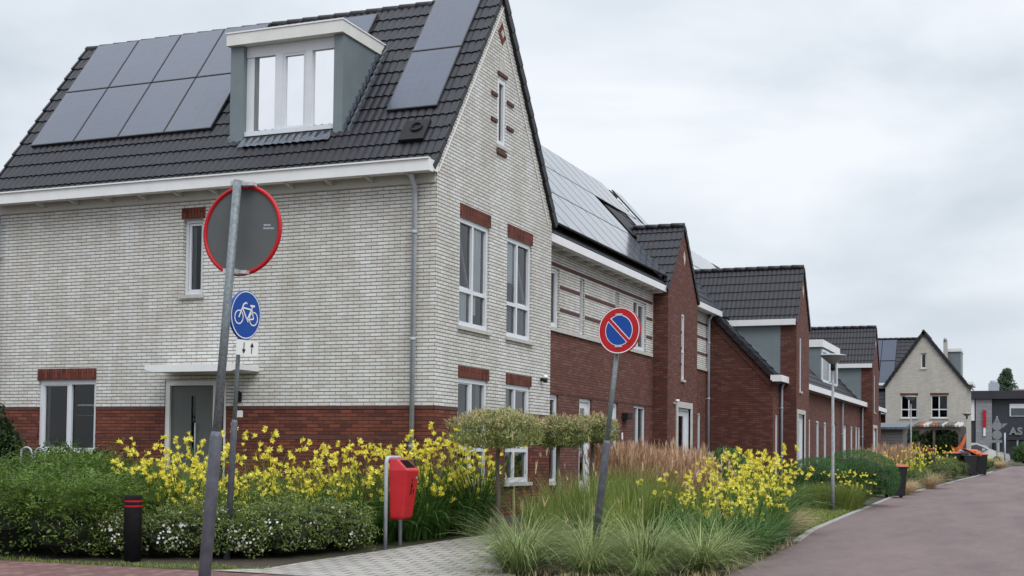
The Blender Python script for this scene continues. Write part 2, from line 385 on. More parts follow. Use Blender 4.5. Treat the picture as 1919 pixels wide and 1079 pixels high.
def window(F, parent, h, mull=(), trans=(), fr=.06, sill=True, lintel=None, curtain=None, sash=None, inset=.10, gl='glass', sillmat='stone', extra=()):
    u0, u1, z0, z1 = h; b = MB(); d0, d1 = -inset-.07, -inset+.015
    e = .004
    fbox(b, F, u0+e, u0+fr, z0+e, z1-e, d0, d1); fbox(b, F, u1-fr, u1-e, z0+e, z1-e, d0, d1)
    fbox(b, F, u0+fr, u1-fr, z1-fr, z1-e, d0, d1); fbox(b, F, u0+fr, u1-fr, z0+e, z0+fr*1.1, d0, d1)
    us = [u0+fr]+sorted(mull)+[u1-fr]; zs = [z0+fr]+sorted(trans)+[z1-fr]
    for m in mull: fbox(b, F, m-.035, m+.035, z0+fr*1.1, z1-fr, d0, d1-.004)
    for t in trans:
        cuts = [u0+fr]+[x for m in sorted(mull) for x in (m-.035, m+.035)]+[u1-fr]
        for a, c in zip(cuts[::2], cuts[1::2]): fbox(b, F, a, c, t-.035, t+.035, d0, d1-.006)
    for (a, c, p, q) in extra:   # fixed inner casement frames, one step back
        w = .038
        for (x0, x1, y0, y1) in ((a, a+w, p, q), (c-w, c, p, q), (a+w, c-w, q-w, q), (a+w, c-w, p, p+w)): fbox(b, F, x0, x1, y0, y1, d0+.004, d1-.016)
    o = b.build('window', 'upvc', parent)
    b = MB(); dg = -inset-.035
    b.face([F.P(u0+fr*.5, z0+fr*.5, dg), F.P(u1-fr*.5, z0+fr*.5, dg), F.P(u1-fr*.5, z1-fr*.5, dg), F.P(u0+fr*.5, z1-fr*.5, dg)])
    b.build('pane', gl, o)
    if sill:
        b = MB(); fbox(b, F, u0-.05, u1+.05, z0-.065, z0-.002, -inset, .055); b.build('sill', sillmat, o)
    if lintel:
        a, c, p, q = lintel; b = MB(); fbox(b, F, a, c, p, q, -.10, .005); b.build('lintel', 'soldier', o)
    if curtain:
        for (a, c, p, q, mt) in curtain:
            b = MB(); n = max(6, int((c-a)/.02)); pts = [(a+(c-a)*i/n, -inset-.066-.006*math.sin(i*1.3)) for i in range(n+1)]
            for (x, d), (x2, d2) in zip(pts, pts[1:]): b.face([F.P(x, p, d), F.P(x2, p, d2), F.P(x2, q, d2), F.P(x, q, d)])
            b.build('curtain', mt, o)
    if sash:   # bottom-hung sash tilted inwards
        a, c, p, q, tilt = sash; b = MB()
        def T(u, z, w): k = (z-p)/(q-p); return F.P(u, z, -inset-.05-tilt*k+w)
        w = .045
        for (x0, x1, y0, y1) in ((a, a+w, p, q), (c-w, c, p, q), (a+w, c-w, q-w, q), (a+w, c-w, p, p+w)):
            b.hexa([T(x0, y0, .02), T(x1, y0, .02), T(x1, y0, -.02), T(x0, y0, -.02), T(x0, y1, .02), T(x1, y1, .02), T(x1, y1, -.02), T(x0, y1, -.02)])
        b.build('sash', 'upvc', o)
    return o
def slab_interior(F, parent, u0, u1, z0, z1, depth=2.2):
    pass
def tiled_roof(b, O, U, V, ul, vl, period=.15, course=.345, amp=.026, spp=8, rag=0):
    O = Vector(O); U = Vector(U).normalized(); V = Vector(V).normalized(); N = U.cross(V)
    if N.z < 0: N = -N
    flip = U.cross(V).dot(N) < 0
    nu = max(2, int(round(ul/period*spp))); nr = max(1, int(math.ceil(vl/course)))
    prof = []
    for i in range(nu+1):
        u = ul*i/nu; k = (u/period) % 1
        prof.append((u, amp*abs(math.sin(PI*k))**.8))
    rnd = random.Random(5)
    for r in range(nr):
        v0 = r*course; v1 = min(vl, (r+1)*course+.02)
        lo = []; hi = []; under = []; lip = []
        for (u, h) in prof:
            j = rnd.uniform(-.003, .003)
            lo.append(b.vert(O+U*u+V*(v0-.012)+N*(.036+h+j))); lip.append(b.vert(O+U*u+V*(v0-.012)+N*(.036+h+j))); hi.append(b.vert(O+U*u+V*v1+N*(.012+h))); under.append(b.vert(O+U*u+V*(v0+.035)+N*(-.012)))
        for i in range(nu):
            b.cs = True
            q = (lo[i], lo[i+1], hi[i+1], hi[i]); b.fi(q[::-1] if flip else q)
            b.cs = False
            q = (under[i], under[i+1], lip[i+1], lip[i]); b.fi(q[::-1] if flip else q)
    b.cs = False
def verge(b, O, V, side, vl, course=.345, th=.05, drop=.13):
    """overlapping verge tiles along the rake; side = outward vector"""
    O = Vector(O); V = Vector(V).normalized(); S = Vector(side).normalized(); N = S.cross(V)
    if N.z < 0: N = -N
    n = int(math.ceil(vl/course))
    for r in range(n):
        l = min(course+.02, vl-r*course)
        c = O+V*(r*course+l/2)+S*th/2
        a = V*(l/2)+N*(-.016)
        b.obox(c+N*(.055-drop/2), a, S*th/2, N*(drop/2))
def ridge(b, A, B, r=.085, seg=.36):
    A = Vector(A); B = Vector(B); L = (B-A).length; D = (B-A)/L; n = int(L/seg)
    for i in range(n):
        a = A+D*(i*L/n-.02); c = A+D*((i+1)*L/n); b.tube([a+Vector((0, 0, .012)), c], [r*1.03, r*.97], 9)
def gutter_box(b, F, u0, u1, z0, z1, d0, d1): fbox(b, F, u0, u1, z0, z1, d0, d1)
def downpipe(F, parent, u, z0, z1, d=.09, r=.042, swan=None, joints=3):
    b = MB(); p = []
    if swan: p = [F.P(u, z1+.16, swan), F.P(u, z1+.10, swan), F.P(u, z1-.05, d)]
    else: p = [F.P(u, z1, d)]
    p.append(F.P(u, z0, d)); b.tube(p, r, 10)
    for i in range(joints):
        z = z0+(z1-z0)*(i+.75)/(joints+.2)
        b.tube([F.P(u, z-.03, d), F.P(u, z+.03, d)], r*1.2, 10); fbox(b, F, u-.015, u+.015, z-.012, z+.012, 0.001, d-r)
    return b.build('downpipe', 'zinc', parent)
def panel_at(parent, O, U, V, w, h, th=.045, name='solar_panel', mt='panel'):
    O = Vector(O); U = Vector(U).normalized(); V = Vector(V).normalized(); N = U.cross(V)
    if N.z < 0: N = -N
    b = MB(); b.cm = 1; c = O+U*w/2+V*h/2
    b.obox(c-N*(th/2), U*(w/2-.006), V*(h/2-.006), N*(th/2))
    b.cm = 0; e = .022
    ps = [(e, e), (w-e, e), (w-e, h-e), (e, h-e)]
    q = [O+U*x+V*y+N*.003 for x, y in ps]
    if (q[1]-q[0]).cross(q[2]-q[1]).dot(N) < 0: q = q[::-1]
    b.face(q)
    return b.build(name, [mt, 'panelframe'], parent)

# ------------------------------------------------------------------ camera, sky and sun
def camera():
    cam = bpy.data.cameras.new('camera'); o = bpy.data.objects.new('camera', cam); C.objects.link(o)
    y, p, r = R(22.18), R(2.005), R(.6437)
    fwd = Vector((-math.sin(y)*math.cos(p), math.cos(y)*math.cos(p), math.sin(p)))
    right = Vector((math.cos(y), math.sin(y), 0)); up = right.cross(fwd)
    r2 = right*math.cos(r)+up*math.sin(r); u2 = up*math.cos(r)-right*math.sin(r)
    m = Matrix((r2, u2, -fwd)).transposed().to_4x4(); m.translation = Vector((0, 0, 1.45)); o.matrix_world = m
    cam.sensor_width = 36; cam.lens = 36*2441.07/1919; cam.shift_y = (765-539.5)/1919; cam.clip_end = 6000; cam.clip_start = .1
    sc.camera = o
camera()
SUN_EL, SUN_AZ = 48, 128   # azimuth measured clockwise from +Y (street direction)
def world():
    w = bpy.data.worlds.new('World'); sc.world = w; w.use_nodes = True; nt = w.node_tree
    bg = nt.nodes['Background']
    sky = nd(nt, 'ShaderNodeTexSky'); sky.sky_type = 'NISHITA'; sky.sun_disc = False
    sky.sun_elevation = R(SUN_EL); sky.sun_rotation = R(SUN_AZ); sky.air_density = 1.5; sky.dust_density = 4
    b1 = bg; b1.inputs['Strength'].default_value = .06; nt.links.new(sky.outputs[0], b1.inputs['Color'])
    tc = nd(nt, 'ShaderNodeTexCoord'); sep = nd(nt, 'ShaderNodeSeparateXYZ'); nt.links.new(tc.outputs['Generated'], sep.inputs[0])
    # overcast: stretched cloud layers seen on the dome
    mp = nd(nt, 'ShaderNodeMapping'); mp.inputs['Scale'].default_value = (1, 1, 3.2); mp.inputs['Location'].default_value = (.35, .2, .1); nt.links.new(tc.outputs['Generated'], mp.inputs[0])
    n = nd(nt, 'ShaderNodeTexNoise', Scale=2.1, Detail=7, Roughness=.5); n.inputs['Distortion'].default_value = .35; nt.links.new(mp.outputs[0], n.inputs['Vector'])
    cl = ramp(nt, n.outputs['Fac'], [(.37, (.56, .625, .69)), (.50, (.69, .745, .81)), (.61, (.83, .865, .915))])
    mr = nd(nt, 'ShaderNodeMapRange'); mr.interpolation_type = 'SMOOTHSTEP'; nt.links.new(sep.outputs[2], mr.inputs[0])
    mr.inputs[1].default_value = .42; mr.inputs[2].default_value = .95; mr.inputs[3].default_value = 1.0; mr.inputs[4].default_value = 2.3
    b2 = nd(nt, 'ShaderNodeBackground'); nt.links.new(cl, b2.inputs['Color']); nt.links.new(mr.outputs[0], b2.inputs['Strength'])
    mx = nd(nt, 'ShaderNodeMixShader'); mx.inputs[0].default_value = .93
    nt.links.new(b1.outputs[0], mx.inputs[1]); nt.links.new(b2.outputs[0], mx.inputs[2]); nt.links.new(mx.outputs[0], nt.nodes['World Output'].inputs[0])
    l = bpy.data.lights.new('sun', 'SUN'); l.energy = 1.5; l.angle = R(35); l.color = (1, .97, .93)
    o = bpy.data.objects.new('sun', l); C.objects.link(o)
    a, e = R(SUN_AZ), R(SUN_EL); d = Vector((math.sin(a)*math.cos(e), math.cos(a)*math.cos(e), math.sin(e)))
    o.rotation_euler = d.to_track_quat('Z', 'Y').to_euler()
world()
vs = sc.view_settings; vs.view_transform = 'Standard'; vs.look = 'None'; vs.exposure = .22; vs.gamma = 1; vs.use_curve_mapping = False
sc.cycles.max_bounces = 8; sc.cycles.transparent_max_bounces = 12

# ------------------------------------------------------------------ corner house (A)
AX, AY, AXL, AYR = -9.43, 19.68, -19.15, 25.20; AM = 1.337; AYM = (AY+AYR)/2
def house_a():
    H = thing('corner_house', 'large white brick corner house with a red brick base, black tiled roof and grey dormer', 'house', loc=(-14.3, 22.4, 0))
    S = Fc('S', AY); E_ = Fc('E', AX)
    hs = {'g': (-17.84, -16.46, 1.38, 2.76), 'u': (-14.56, -14.12, 4.28, 5.67), 'd': (-14.90, -13.56, .42, 2.72)}
    wall(S, [(AXL, 0), (AX, 0), (AX, 6.28), (AXL, 6.28)], hs.values(), ['red_brick', 'white_brick'], [2.25], H)
    he = {'u1': (20.62, 21.94, 3.68, 5.60), 'u2': (22.80, 24.08, 3.68, 5.60), 'g1': (20.62, 21.94, .90, 2.78), 'g2': (22.80, 24.08, .90, 2.78), 's': (22.24, 22.62, 7.23, 8.50)}
    top = 6.28+(AYM-AY)*AM
    wall(E_, [(AY, 0), (AYR, 0), (AYR, 6.28), (AYM, top), (AY, 6.28)], he.values(), ['red_brick', 'white_brick'], [2.25], H)
    b = MB(); b.face([(AXL, AY, 0), (AXL, AY, 6.28), (AXL, AYM, top), (AXL, AYR, 6.28), (AXL, AYR, 0)]); b.face([(AXL, AYR, 0), (AXL, AYR, 6.28), (AX, AYR, 6.28), (AX, AYR, 0)])
    b.build('wall', 'white_brick', H)
    # near-black floors and partitions, added inside to keep the rooms dark
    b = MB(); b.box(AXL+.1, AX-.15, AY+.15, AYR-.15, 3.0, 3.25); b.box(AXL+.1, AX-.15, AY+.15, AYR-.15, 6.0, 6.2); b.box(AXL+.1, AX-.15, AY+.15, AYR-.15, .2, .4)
    b.box(-13.2, -13.1, AY+.2, AYR-.2, .4, 3.0); b.box(-11.9, -11.8, AY+.2, AYR-.2, 3.25, 6.0); b.box(AXL+.2, -13.25, AY+2.6, AY+2.7, .4, 3.0); b.box(AXL+.2, -12, AY+2.6, AY+2.7, 3.25, 6.0); b.box(-13.1, AX-.3, AYR-.5, AYR-.4, .4, 3); b.box(-11.8, AX-.3, AYR-.5, AYR-.4, 3.25, 6); b.box(-11.4, -11.3, AYM-.6, AYM+.6, 6.2, 8.6); b.box(AXL+.1, AXL+.2, AY+.2, AYR-.2, .4, 6.0); b.build('dark_lining', 'dark', H)
    # dark soldier bands on the red base
    b = MB()
    for z0, z1, d in ((1.665, 1.725, .006), (2.19, 2.25, .008)):
        us = [AXL]+[x for h in (hs['g'], hs['d']) if h[2] < z1 for x in h[:2]]+[AX+d]
        for a, c in zip(us[::2], us[1::2]): b = MB(); fbox(b, S, a, c, z0, z1, -.02, d); b.build('brick_band', 'band', H)
        us = [AY+.001, 20.62, 21.94, 22.80, 24.08, AYR]
        for a, c in zip(us[::2], us[1::2]): b = MB(); fbox(b, E_, a, c, z0, z1, -.02, d); b.build('brick_band', 'band', H)
    # windows on the long front
    window(S, H, hs['g'], fr=.085, inset=.07, mull=[-17.12], lintel=(-17.86, -16.46, 2.762, 2.975), extra=[(-17.77, -17.16, 1.45, 2.69)], sill=False, curtain=[(-17.0, -16.55, 2.27, 2.30, 'curtain'), (-17.0, -16.55, 2.08, 2.10, 'grey_curtain'), (-17.74, -17.66, 1.45, 2.68, 'grey_curtain')])
    window(S, H, hs['u'], lintel=(-14.60, -14.08, 5.672, 5.88), extra=[(-14.49, -14.19, 4.35, 5.6)], curtain=[(-14.5, -14.38, 4.3, 5.6, 'grey_curtain')])
    # gable windows
    k = dict(mull=[21.27], trans=[4.33])
    window(E_, H, he['u1'], inset=.05, fr=.085, lintel=(20.62, 22.0, 5.602, 5.84), sash=(20.71, 21.22, 4.37, 5.51, .22), curtain=[(21.32, 21.82, 4.35, 5.55, 'curtain'), (20.7, 21.2, 3.7, 4.3, 'curtain'), (21.3, 21.6, 3.95, 4.3, 'curtain')], **k)
    k = dict(mull=[23.40], trans=[4.33])
    window(E_, H, he['u2'], inset=.05, fr=.085, lintel=(22.80, 24.14, 5.602, 5.84), sash=(23.45, 23.98, 4.37, 5.51, .22), curtain=[(22.85, 23.38, 4.75, 5.55, 'curtain'), (22.85, 23.3, 3.7, 4.2, 'grey_curtain'), (23.5, 24.0, 3.7, 4.25, 'grey_curtain')], **k)
    window(E_, H, he['g1'], inset=.05, fr=.085, mull=[21.27], trans=[1.52], lintel=(20.62, 22.0, 2.782, 2.985), extra=[(20.69, 21.23, 1.56, 2.71)], curtain=[(21.65, 21.88, .95, 2.7, 'grey_curtain')])
    window(E_, H, he['g2'], inset=.05, fr=.085, mull=[23.34], trans=[1.52], lintel=(22.80, 24.14, 2.782, 2.985), extra=[(23.38, 24.01, 1.56, 2.71)], curtain=[(22.86, 23.2, 1.5, 2.7, 'grey_curtain')])
    window(E_, H, he['s'], fr=.085, inset=.02)
    # ornaments around the slit window
    for (u0, u1, z) in ((21.93, 22.19, 8.10), (21.93, 22.19, 7.62), (22.68, 22.99, 8.10), (22.68, 22.99, 7.62), (22.22, 22.66, 8.55), (22.22, 22.66, 7.06)): b = MB(); fbox(b, E_, u0, u1, z, z+.065, -.03, .035); b.build('brick_ornament', 'band', H)
    b = MB(); fbox(b, E_, 22.30, 22.56, 8.63, 8.86, -.03, .012); b.build('vent_stone', 'stone', H)
    b = MB(); c0, c1 = 22.43, 9.37
    def dia(r, d0, d1):
        P = []
        for d in (d0, d1): P += [E_.P(c0, c1-r, d), E_.P(c0+r*.95, c1, d), E_.P(c0, c1+r, d), E_.P(c0-r*.95, c1, d)]
        b.hexa(P)
    b.cm = 0; dia(.22, -.03, .012); b.cm = 1; dia(.085, -.03, .018)
    b.build('gable_diamond', ['red_brick', 'stone'], H)
    # roof
    vl = math.hypot(AYM-AY+.18, (AYM-AY+.18)*AM); V = (0, 1, AM); O = (AXL-.02, AY-.16, 6.22)
    b = MB(); tiled_roof(b, O, (1, 0, 0), V, AX-AXL+.02, vl-.05)
    tiled_roof(b, (AXL-.02, AYR+.16, 6.22), (1, 0, 0), (0, -1, AM), AX-AXL+.02, vl-.05, spp=3)
    ridge(b, (AXL-.03, AYM, top+.13), (AX+.02, AYM, top+.13))
    verge(b, (AX+.0, AY-.16, 6.22), V, (1, 0, 0), vl, th=.035, drop=.10); verge(b, (AX+.0, AYR+.16, 6.22), (0, -1, AM), (1, 0, 0), vl, th=.07, drop=.17)
    verge(b, (AXL-.02, AY-.16, 6.22), V, (-1, 0, 0), vl, th=.05, drop=.12)
    b.build('roof', 'tile', H)
    b = MB()   # pale bargeboard strip under the front verge and brick verge course on the back slope
    Vn = Vector((0, 1, AM)).normalized()
    b.obox(Vector((AX+.012, AY, 6.16))+Vn*(vl/2-.05), Vn*(vl/2-.1), (.008, 0, 0), (0, -.008, .006))
    Vb = Vector((0, -1, AM)).normalized()
    b.obox(Vector((AX+.008, AYR-.14, 6.06))+Vb*(vl/2-.15), Vb*(vl/2-.3), (.008, 0, 0), (0, .012, .009))
    b.build('verge_trim', 'cream_paint', H)
    # gutter, soffit, brackets
    G = MB(); ug = AX-.0
    fbox(G, S, AXL+.28, ug+.02, 6.17, 6.34, .33, .37); fbox(G, S, AXL+.28, ug+.02, 6.14, 6.17, .20, .37)
    fbox(G, S, AXL+.28, ug+.02, 6.335, 6.36, .30, .40)
    fbox(G, S, ug-.02, ug+.02, 6.17, 6.34, .0, .33)
    gt = G.build('gutter', 'white_paint', H)
    b = MB(); fbox(b, S, AXL+.28, ug-.02, 6.175, 6.20, .0, .33); fbox(b, S, AXL+.28, ug-.02, 6.01, 6.175, .001, .025); b.build('soffit', 'soffit', gt)
    for i in range(12):
        u = -17.76+i*.79
        if u > AX-.2: break
        b = MB(); P = []
        for du in (-.035, .035):
            P.append([S.P(u+du, 6.17, 0.026), S.P(u+du, 6.17, .29), S.P(u+du, 6.13, .29), S.P(u+du, 6.07, .026)])
        b.face(P[0]); b.face(P[1][::-1])
        for i2 in range(4): j = (i2+1) % 4; b.face([P[0][i2], P[1][i2], P[1][j], P[0][j]])
        b.build('bracket', 'soffit', gt)
    downpipe(S, H, -9.80, .2, 5.98, swan=.22); downpipe(S, H, -18.83, .2, 5.98, swan=.22)
    # front door with canopy
    u0, u1, z0, z1 = hs['d']; b = MB(); w = .10
    fbox(b, S, u0+.004, u0+w, z0, z1-.004, -.16, -.02); fbox(b, S, u1-w*.6, u1-.004, z0, z1-.004, -.16, -.02)
    fbox(b, S, u0+w, u1-w*.6, z1-w*.9, z1-.004, -.16, -.022); fbox(b, S, -13.86, -13.77, z0, z1-w*.9, -.16, -.024)
    fr = b.build('door_frame', 'cream_paint', H)
    b = MB(); fbox(b, S, u0+w, -14.36, z0, z1-w*.9, -.12, -.07); fbox(b, S, -14.26, -13.86, z0, z1-w*.9, -.12, -.07); fbox(b, S, -14.36, -14.26, 2.44, z1-w*.9, -.12, -.07); fbox(b, S, -14.36, -14.26, z0, .7, -.12, -.07)
    dr = b.build('door', 'door_grey', H)
    b = MB(); b.face([S.P(-14.36, .7, -.10), S.P(-14.26, .7, -.10), S.P(-14.26, 2.44, -.10), S.P(-14.36, 2.44, -.10)]); b.build('pane', 'glass', dr)
    b = MB(); b.tube([S.P(-14.24, 1.25, -.03), S.P(-14.24, 1.95, -.03)], .014, 8); b.tube([S.P(-14.24, 1.35, -.08), S.P(-14.24, 1.35, -.03)], .01, 6); b.tube([S.P(-14.24, 1.85, -.08), S.P(-14.24, 1.85, -.03)], .01, 6); b.build('handle', 'zinc', dr)
    b = MB(); b.face([S.P(-13.77, z0, -.10), S.P(-13.62, z0, -.10), S.P(-13.62, z1-.09, -.10), S.P(-13.77, z1-.09, -.10)]); b.build('pane', 'glass', fr)
    b = MB()   # canopy slab, chamfered left underside
    P = [(-14.80, 2.88), (-14.62, 2.83), (-12.98, 2.83), (-12.88, 2.86), (-12.88, 2.955), (-14.80, 2.955)]
    A_ = [S.P(u, z, .002) for u, z in P]; B_ = [S.P(u, z, .72) for u, z in P]
    b.face(B_); b.face(A_[::-1])
    for i in range(6): j = (i+1) % 6; b.face([A_[i], A_[j], B_[j], B_[i]])
    b.build('canopy', 'white_paint', H)
    # wall lamps and number plate
    b = MB(); fbox(b, S, -13.31, -13.23, 2.32, 2.50, .002, .04); fbox(b, S, -13.30, -13.24, 2.34, 2.52, .04, .11); b.build('wall_lamp', 'black', H)
    b = MB(); fbox(b, S, -13.34, -13.20, 2.05, 2.17, .002, .015); np_ = b.build('number_plate', 'sign_white', H)
    b = MB(); b.tube([E_.P(24.66, 2.97, .0), E_.P(24.66, 2.97, .09)], .035, 10); b.tube([E_.P(24.66, 2.90, .10), E_.P(24.66, 2.98, .10)], .045, 10); wl = b.build('wall_lamp', 'black', H)
    b = MB(); b.tube([E_.P(24.66, 2.985, .10), E_.P(24.66, 3.03, .10), E_.P(24.66, 3.06, .10)], [.055, .055, .03], 12); b.build('lamp_shade', 'sign_white', wl)
    # dormer
    X0, X1, Yd = -13.93, -11.55, 20.165; D = Fc('S', Yd); b = MB()
    def rz(y): return 6.30+(y-AY)*AM
    yb = 21.75
    b.cs = False
    for x0, x1 in ((X0, X0+.28), (X1-.19, X1)):
        b.hexa([(x0, Yd, rz(Yd)+.10), (x1, Yd, rz(Yd)+.10), (x1, yb, rz(Yd)+.1), (x0, yb, rz(Yd)+.1), (x0, Yd, 8.93), (x1, Yd, 8.93), (x1, yb, 8.93), (x0, yb, 8.93)])
    b.box(X0+.28, X1-.19, Yd+.28, yb, 7.0, 8.9)
    dm = b.build('dormer', 'grey_panel', H)
    b = MB(); e = .035
    b.box(X0-e, X1+e, Yd-.10, 22.1, 8.93, 9.145); b.build('dormer_fascia', 'cream_paint', dm)
    b = MB(); b.box(X0-e-.015, X1+e+.015, Yd-.115, 22.1, 9.147, 9.175); b.build('dormer_roof_edge', 'white_paint', dm)
    # window frame of the dormer
    b = MB(); w0, w1, z0, z1 = X0+.285, X1-.193, 7.26, 8.925; F = Fc('S', Yd+.11)
    d0, d1 = -.06, .03
    fbox(b, F, w0, w0+.16, z0, z1, d0, d1-.03); fbox(b, F, w0, w1, z0-.01, z0+.075, d0, d1+.03); fbox(b, F, w0, w1, z1-.20, z1, d0, d1-.01); fbox(b, F, w1-.03, w1, z0, z1, d0, d1)
    for (a, c) in ((-13.02, -12.86), (-12.38, -12.24)): fbox(b, F, a, c, z0+.075, z1-.2, d0, d1)
    fbox(b, F, -12.86, -12.815, z0+.075, z1-.2, d0, d1-.02); fbox(b, F, -12.425, -12.38, z0+.075, z1-.2, d0, d1-.02); fbox(b, F, -12.815, -12.425, z1-.245, z1-.2, d0, d1-.02); fbox(b, F, -12.815, -12.425, z0+.075, z0+.12, d0, d1-.02)
    b.build('dormer_window', 'upvc', dm)
    b = MB(); fbox(b, F, w0+.16, w0+.235, z0+.08, z1-.2, d0, -.01); b.build('dark_strip', 'grey_curtain', dm)
    b = MB(); b.face([F.P(w0+.05, z0+.03, -.03), F.P(w1-.01, z0+.03, -.03), F.P(w1-.01, z1-.1, -.03), F.P(w0+.05, z1-.1, -.03)]); b.build('dormer_pane', 'mirror', dm)
    # lead apron and side flashing
    b = MB(); N = Vector((0, -AM, 1)).normalized(); n = 60; rnd = random.Random(3)
    prev = None
    for i in range(n+1):
        x = X0+.285+(X1-X0-.48)*i/n; h = .165+.008*math.cos(2*PI*x/.15)
        p = Vector((x, Yd+.10, 7.262)); q = Vector((x, Yd-.03+rnd.uniform(-.015, .015), rz(Yd-.03)))+N*h
        if prev: b.face([prev[1], q, p, prev[0]])
        prev = (p, q)
    b.build('flashing', 'lead', dm)
    for (xa, xb) in ((X1+.004, X1+.03), (X1+.11, X1+.145), (X0-.05, X0-.004)):
        n = 12; b = MB()
        for i in range(n):
            y0_ = Yd+.0+i*1.38/n; y1_ = y0_+1.38/n+.02; hh = .11 if xa > X1+.05 or xa < X0 else .17
            hh += .12; b.hexa([(xa, y0_, rz(y0_)+.02), (xb, y0_, rz(y0_)+.02), (xb, y1_, rz(y1_)), (xa, y1_, rz(y1_)), (xa, y0_, rz(y0_)+hh+.06), (xb, y0_, rz(y0_)+hh+.06), (xb, y1_, rz(y1_)+hh), (xa, y1_, rz(y1_)+hh)])
        b.build('flashing', 'lead', dm)
    # roof vent
    b = MB(); Vn = Vector((0, 1, AM)).normalized(); c = Vector((-10.03, 20.14, rz(20.14)))+N*.20
    b.obox(c-N*.04, (.24, 0, 0), Vn*.25, N*.03); cc = c+Vector((.03, 0, 0))+Vn*.05
    pts = [cc+(Vector((1, 0, 0))*math.cos(t)+Vn*math.sin(t))*.10+N*.01 for t in [2*PI*i/16 for i in range(17)]]
    b.tube(pts, .018, 6, cap=False); b.build('roof_vent', 'black', H)
    # solar panels lie 0.12 above the tiles
    def pt(y): return Vector((0, y, 6.30+(y-AY)*AM))+N*.175
    def pan(x, y, w, h):
        p = pt(y); p.x = x; panel_at(H, p, (1, 0, 0), (0, 1, AM), w, h)
    HH = 1.665; dy = HH*Vn.y+.01
    for i in range(4):
        x = -18.83+i*1.083
        pan(x, 20.52, 1.075, HH); pan(x, 20.52+dy, 1.075, HH-.08)
    pan(-13.64, 20.52+dy, 1.66, HH-.25)
    pan(-10.80, 20.52, 1.01, HH); pan(-10.84+.04, 20.52+dy, 1.01, HH-.05)
    return H
house_a()

# ------------------------------------------------------------------ terrace row (B)
BX = -9.85
def ewin(H, u0, u1, z0, z1, X=BX, **k): k.setdefault('inset', .06); return window(Fc('E', X), H, (u0, u1, z0, z1), **k)
def door(F, H, u0, u1, z0, z1, mat='upvc', glassy=True, surround=0):
    b = MB(); w = .07
    fbox(b, F, u0+.004, u0+w, z0, z1-.004, -.16, -.05); fbox(b, F, u1-w, u1-.004, z0, z1-.004, -.16, -.05); fbox(b, F, u0+w, u1-w, z1-w, z1-.004, -.16, -.05)
    fr = b.build('door_frame', 'upvc', H)
    a, c = u0+w, u1-w; m0, m1 = a+(c-a)*.3, a+(c-a)*.72
    b = MB(); fbox(b, F, a, m0, z0, z1-w, -.13, -.09); fbox(b, F, m1, c, z0, z1-w, -.13, -.09); fbox(b, F, m0, m1, z0, z0+.35, -.13, -.09); fbox(b, F, m0, m1, z1-w-.15, z1-w, -.13, -.09)
    dr = b.build('door', mat, H)
    b = MB(); b.face([F.P(m0, z0+.35, -.11), F.P(m1, z0+.35, -.11), F.P(m1, z1-w-.15, -.11), F.P(m0, z1-w-.15, -.11)]); b.build('pane', 'glass', dr)
    b = MB(); b.tube([F.P(a+.07, z0+1.0, -.09), F.P(a+.07, z0+1.0, -.03), F.P(a+.17, z0+1.0, -.03)], .012, 6); b.build('handle', 'zinc', dr)
    if surround:
        b = MB(); s_ = surround
        fbox(b, F, u0-s_, u0, z0-.1, z1+s_, -.05, .03); fbox(b, F, u1, u1+s_, z0-.1, z1+s_, -.05, .03); fbox(b, F, u0, u1, z1, z1+s_, -.05, .03)
        b.build('door_surround', 'stone', H)
BM_ = 1.1; BRX = -13.0
def brz(x): return 6.16+(-9.55-x)*BM_
def row_roof(H, y0, y1, slot=()):
    b = MB(); vl = math.hypot(-9.55-BRX, (-9.55-BRX)*BM_)
    tiled_roof(b, (-9.55, y0, 6.08), (0, 1, 0), (-1, 0, BM_), y1-y0, vl, spp=3)
    tiled_roof(b, (2*BRX+9.55, y0, 6.08), (0, 1, 0), (1, 0, BM_), y1-y0, vl, spp=2)
    ridge(b, (BRX, y0, brz(BRX)-.02), (BRX, y1, brz(BRX)-.02)); b.build('roof', 'tile', H)
def row_panels(H, y0, n, rows=(0, 1, 2), skip=(), w=1.0, h=1.62):
    V = Vector((-1, 0, BM_)).normalized(); N = Vector((BM_, 0, 1)).normalized()
    for r in rows:
        for i in range(n):
            if (r, i) in skip: continue
            p = Vector((-9.55, y0+i*(w+.012), 6.16))+V*(.12+r*(h+.015))+N*.17
            panel_at(H, p, (0, 1, 0), V, w, h, th=.04, mt='panel_pale')
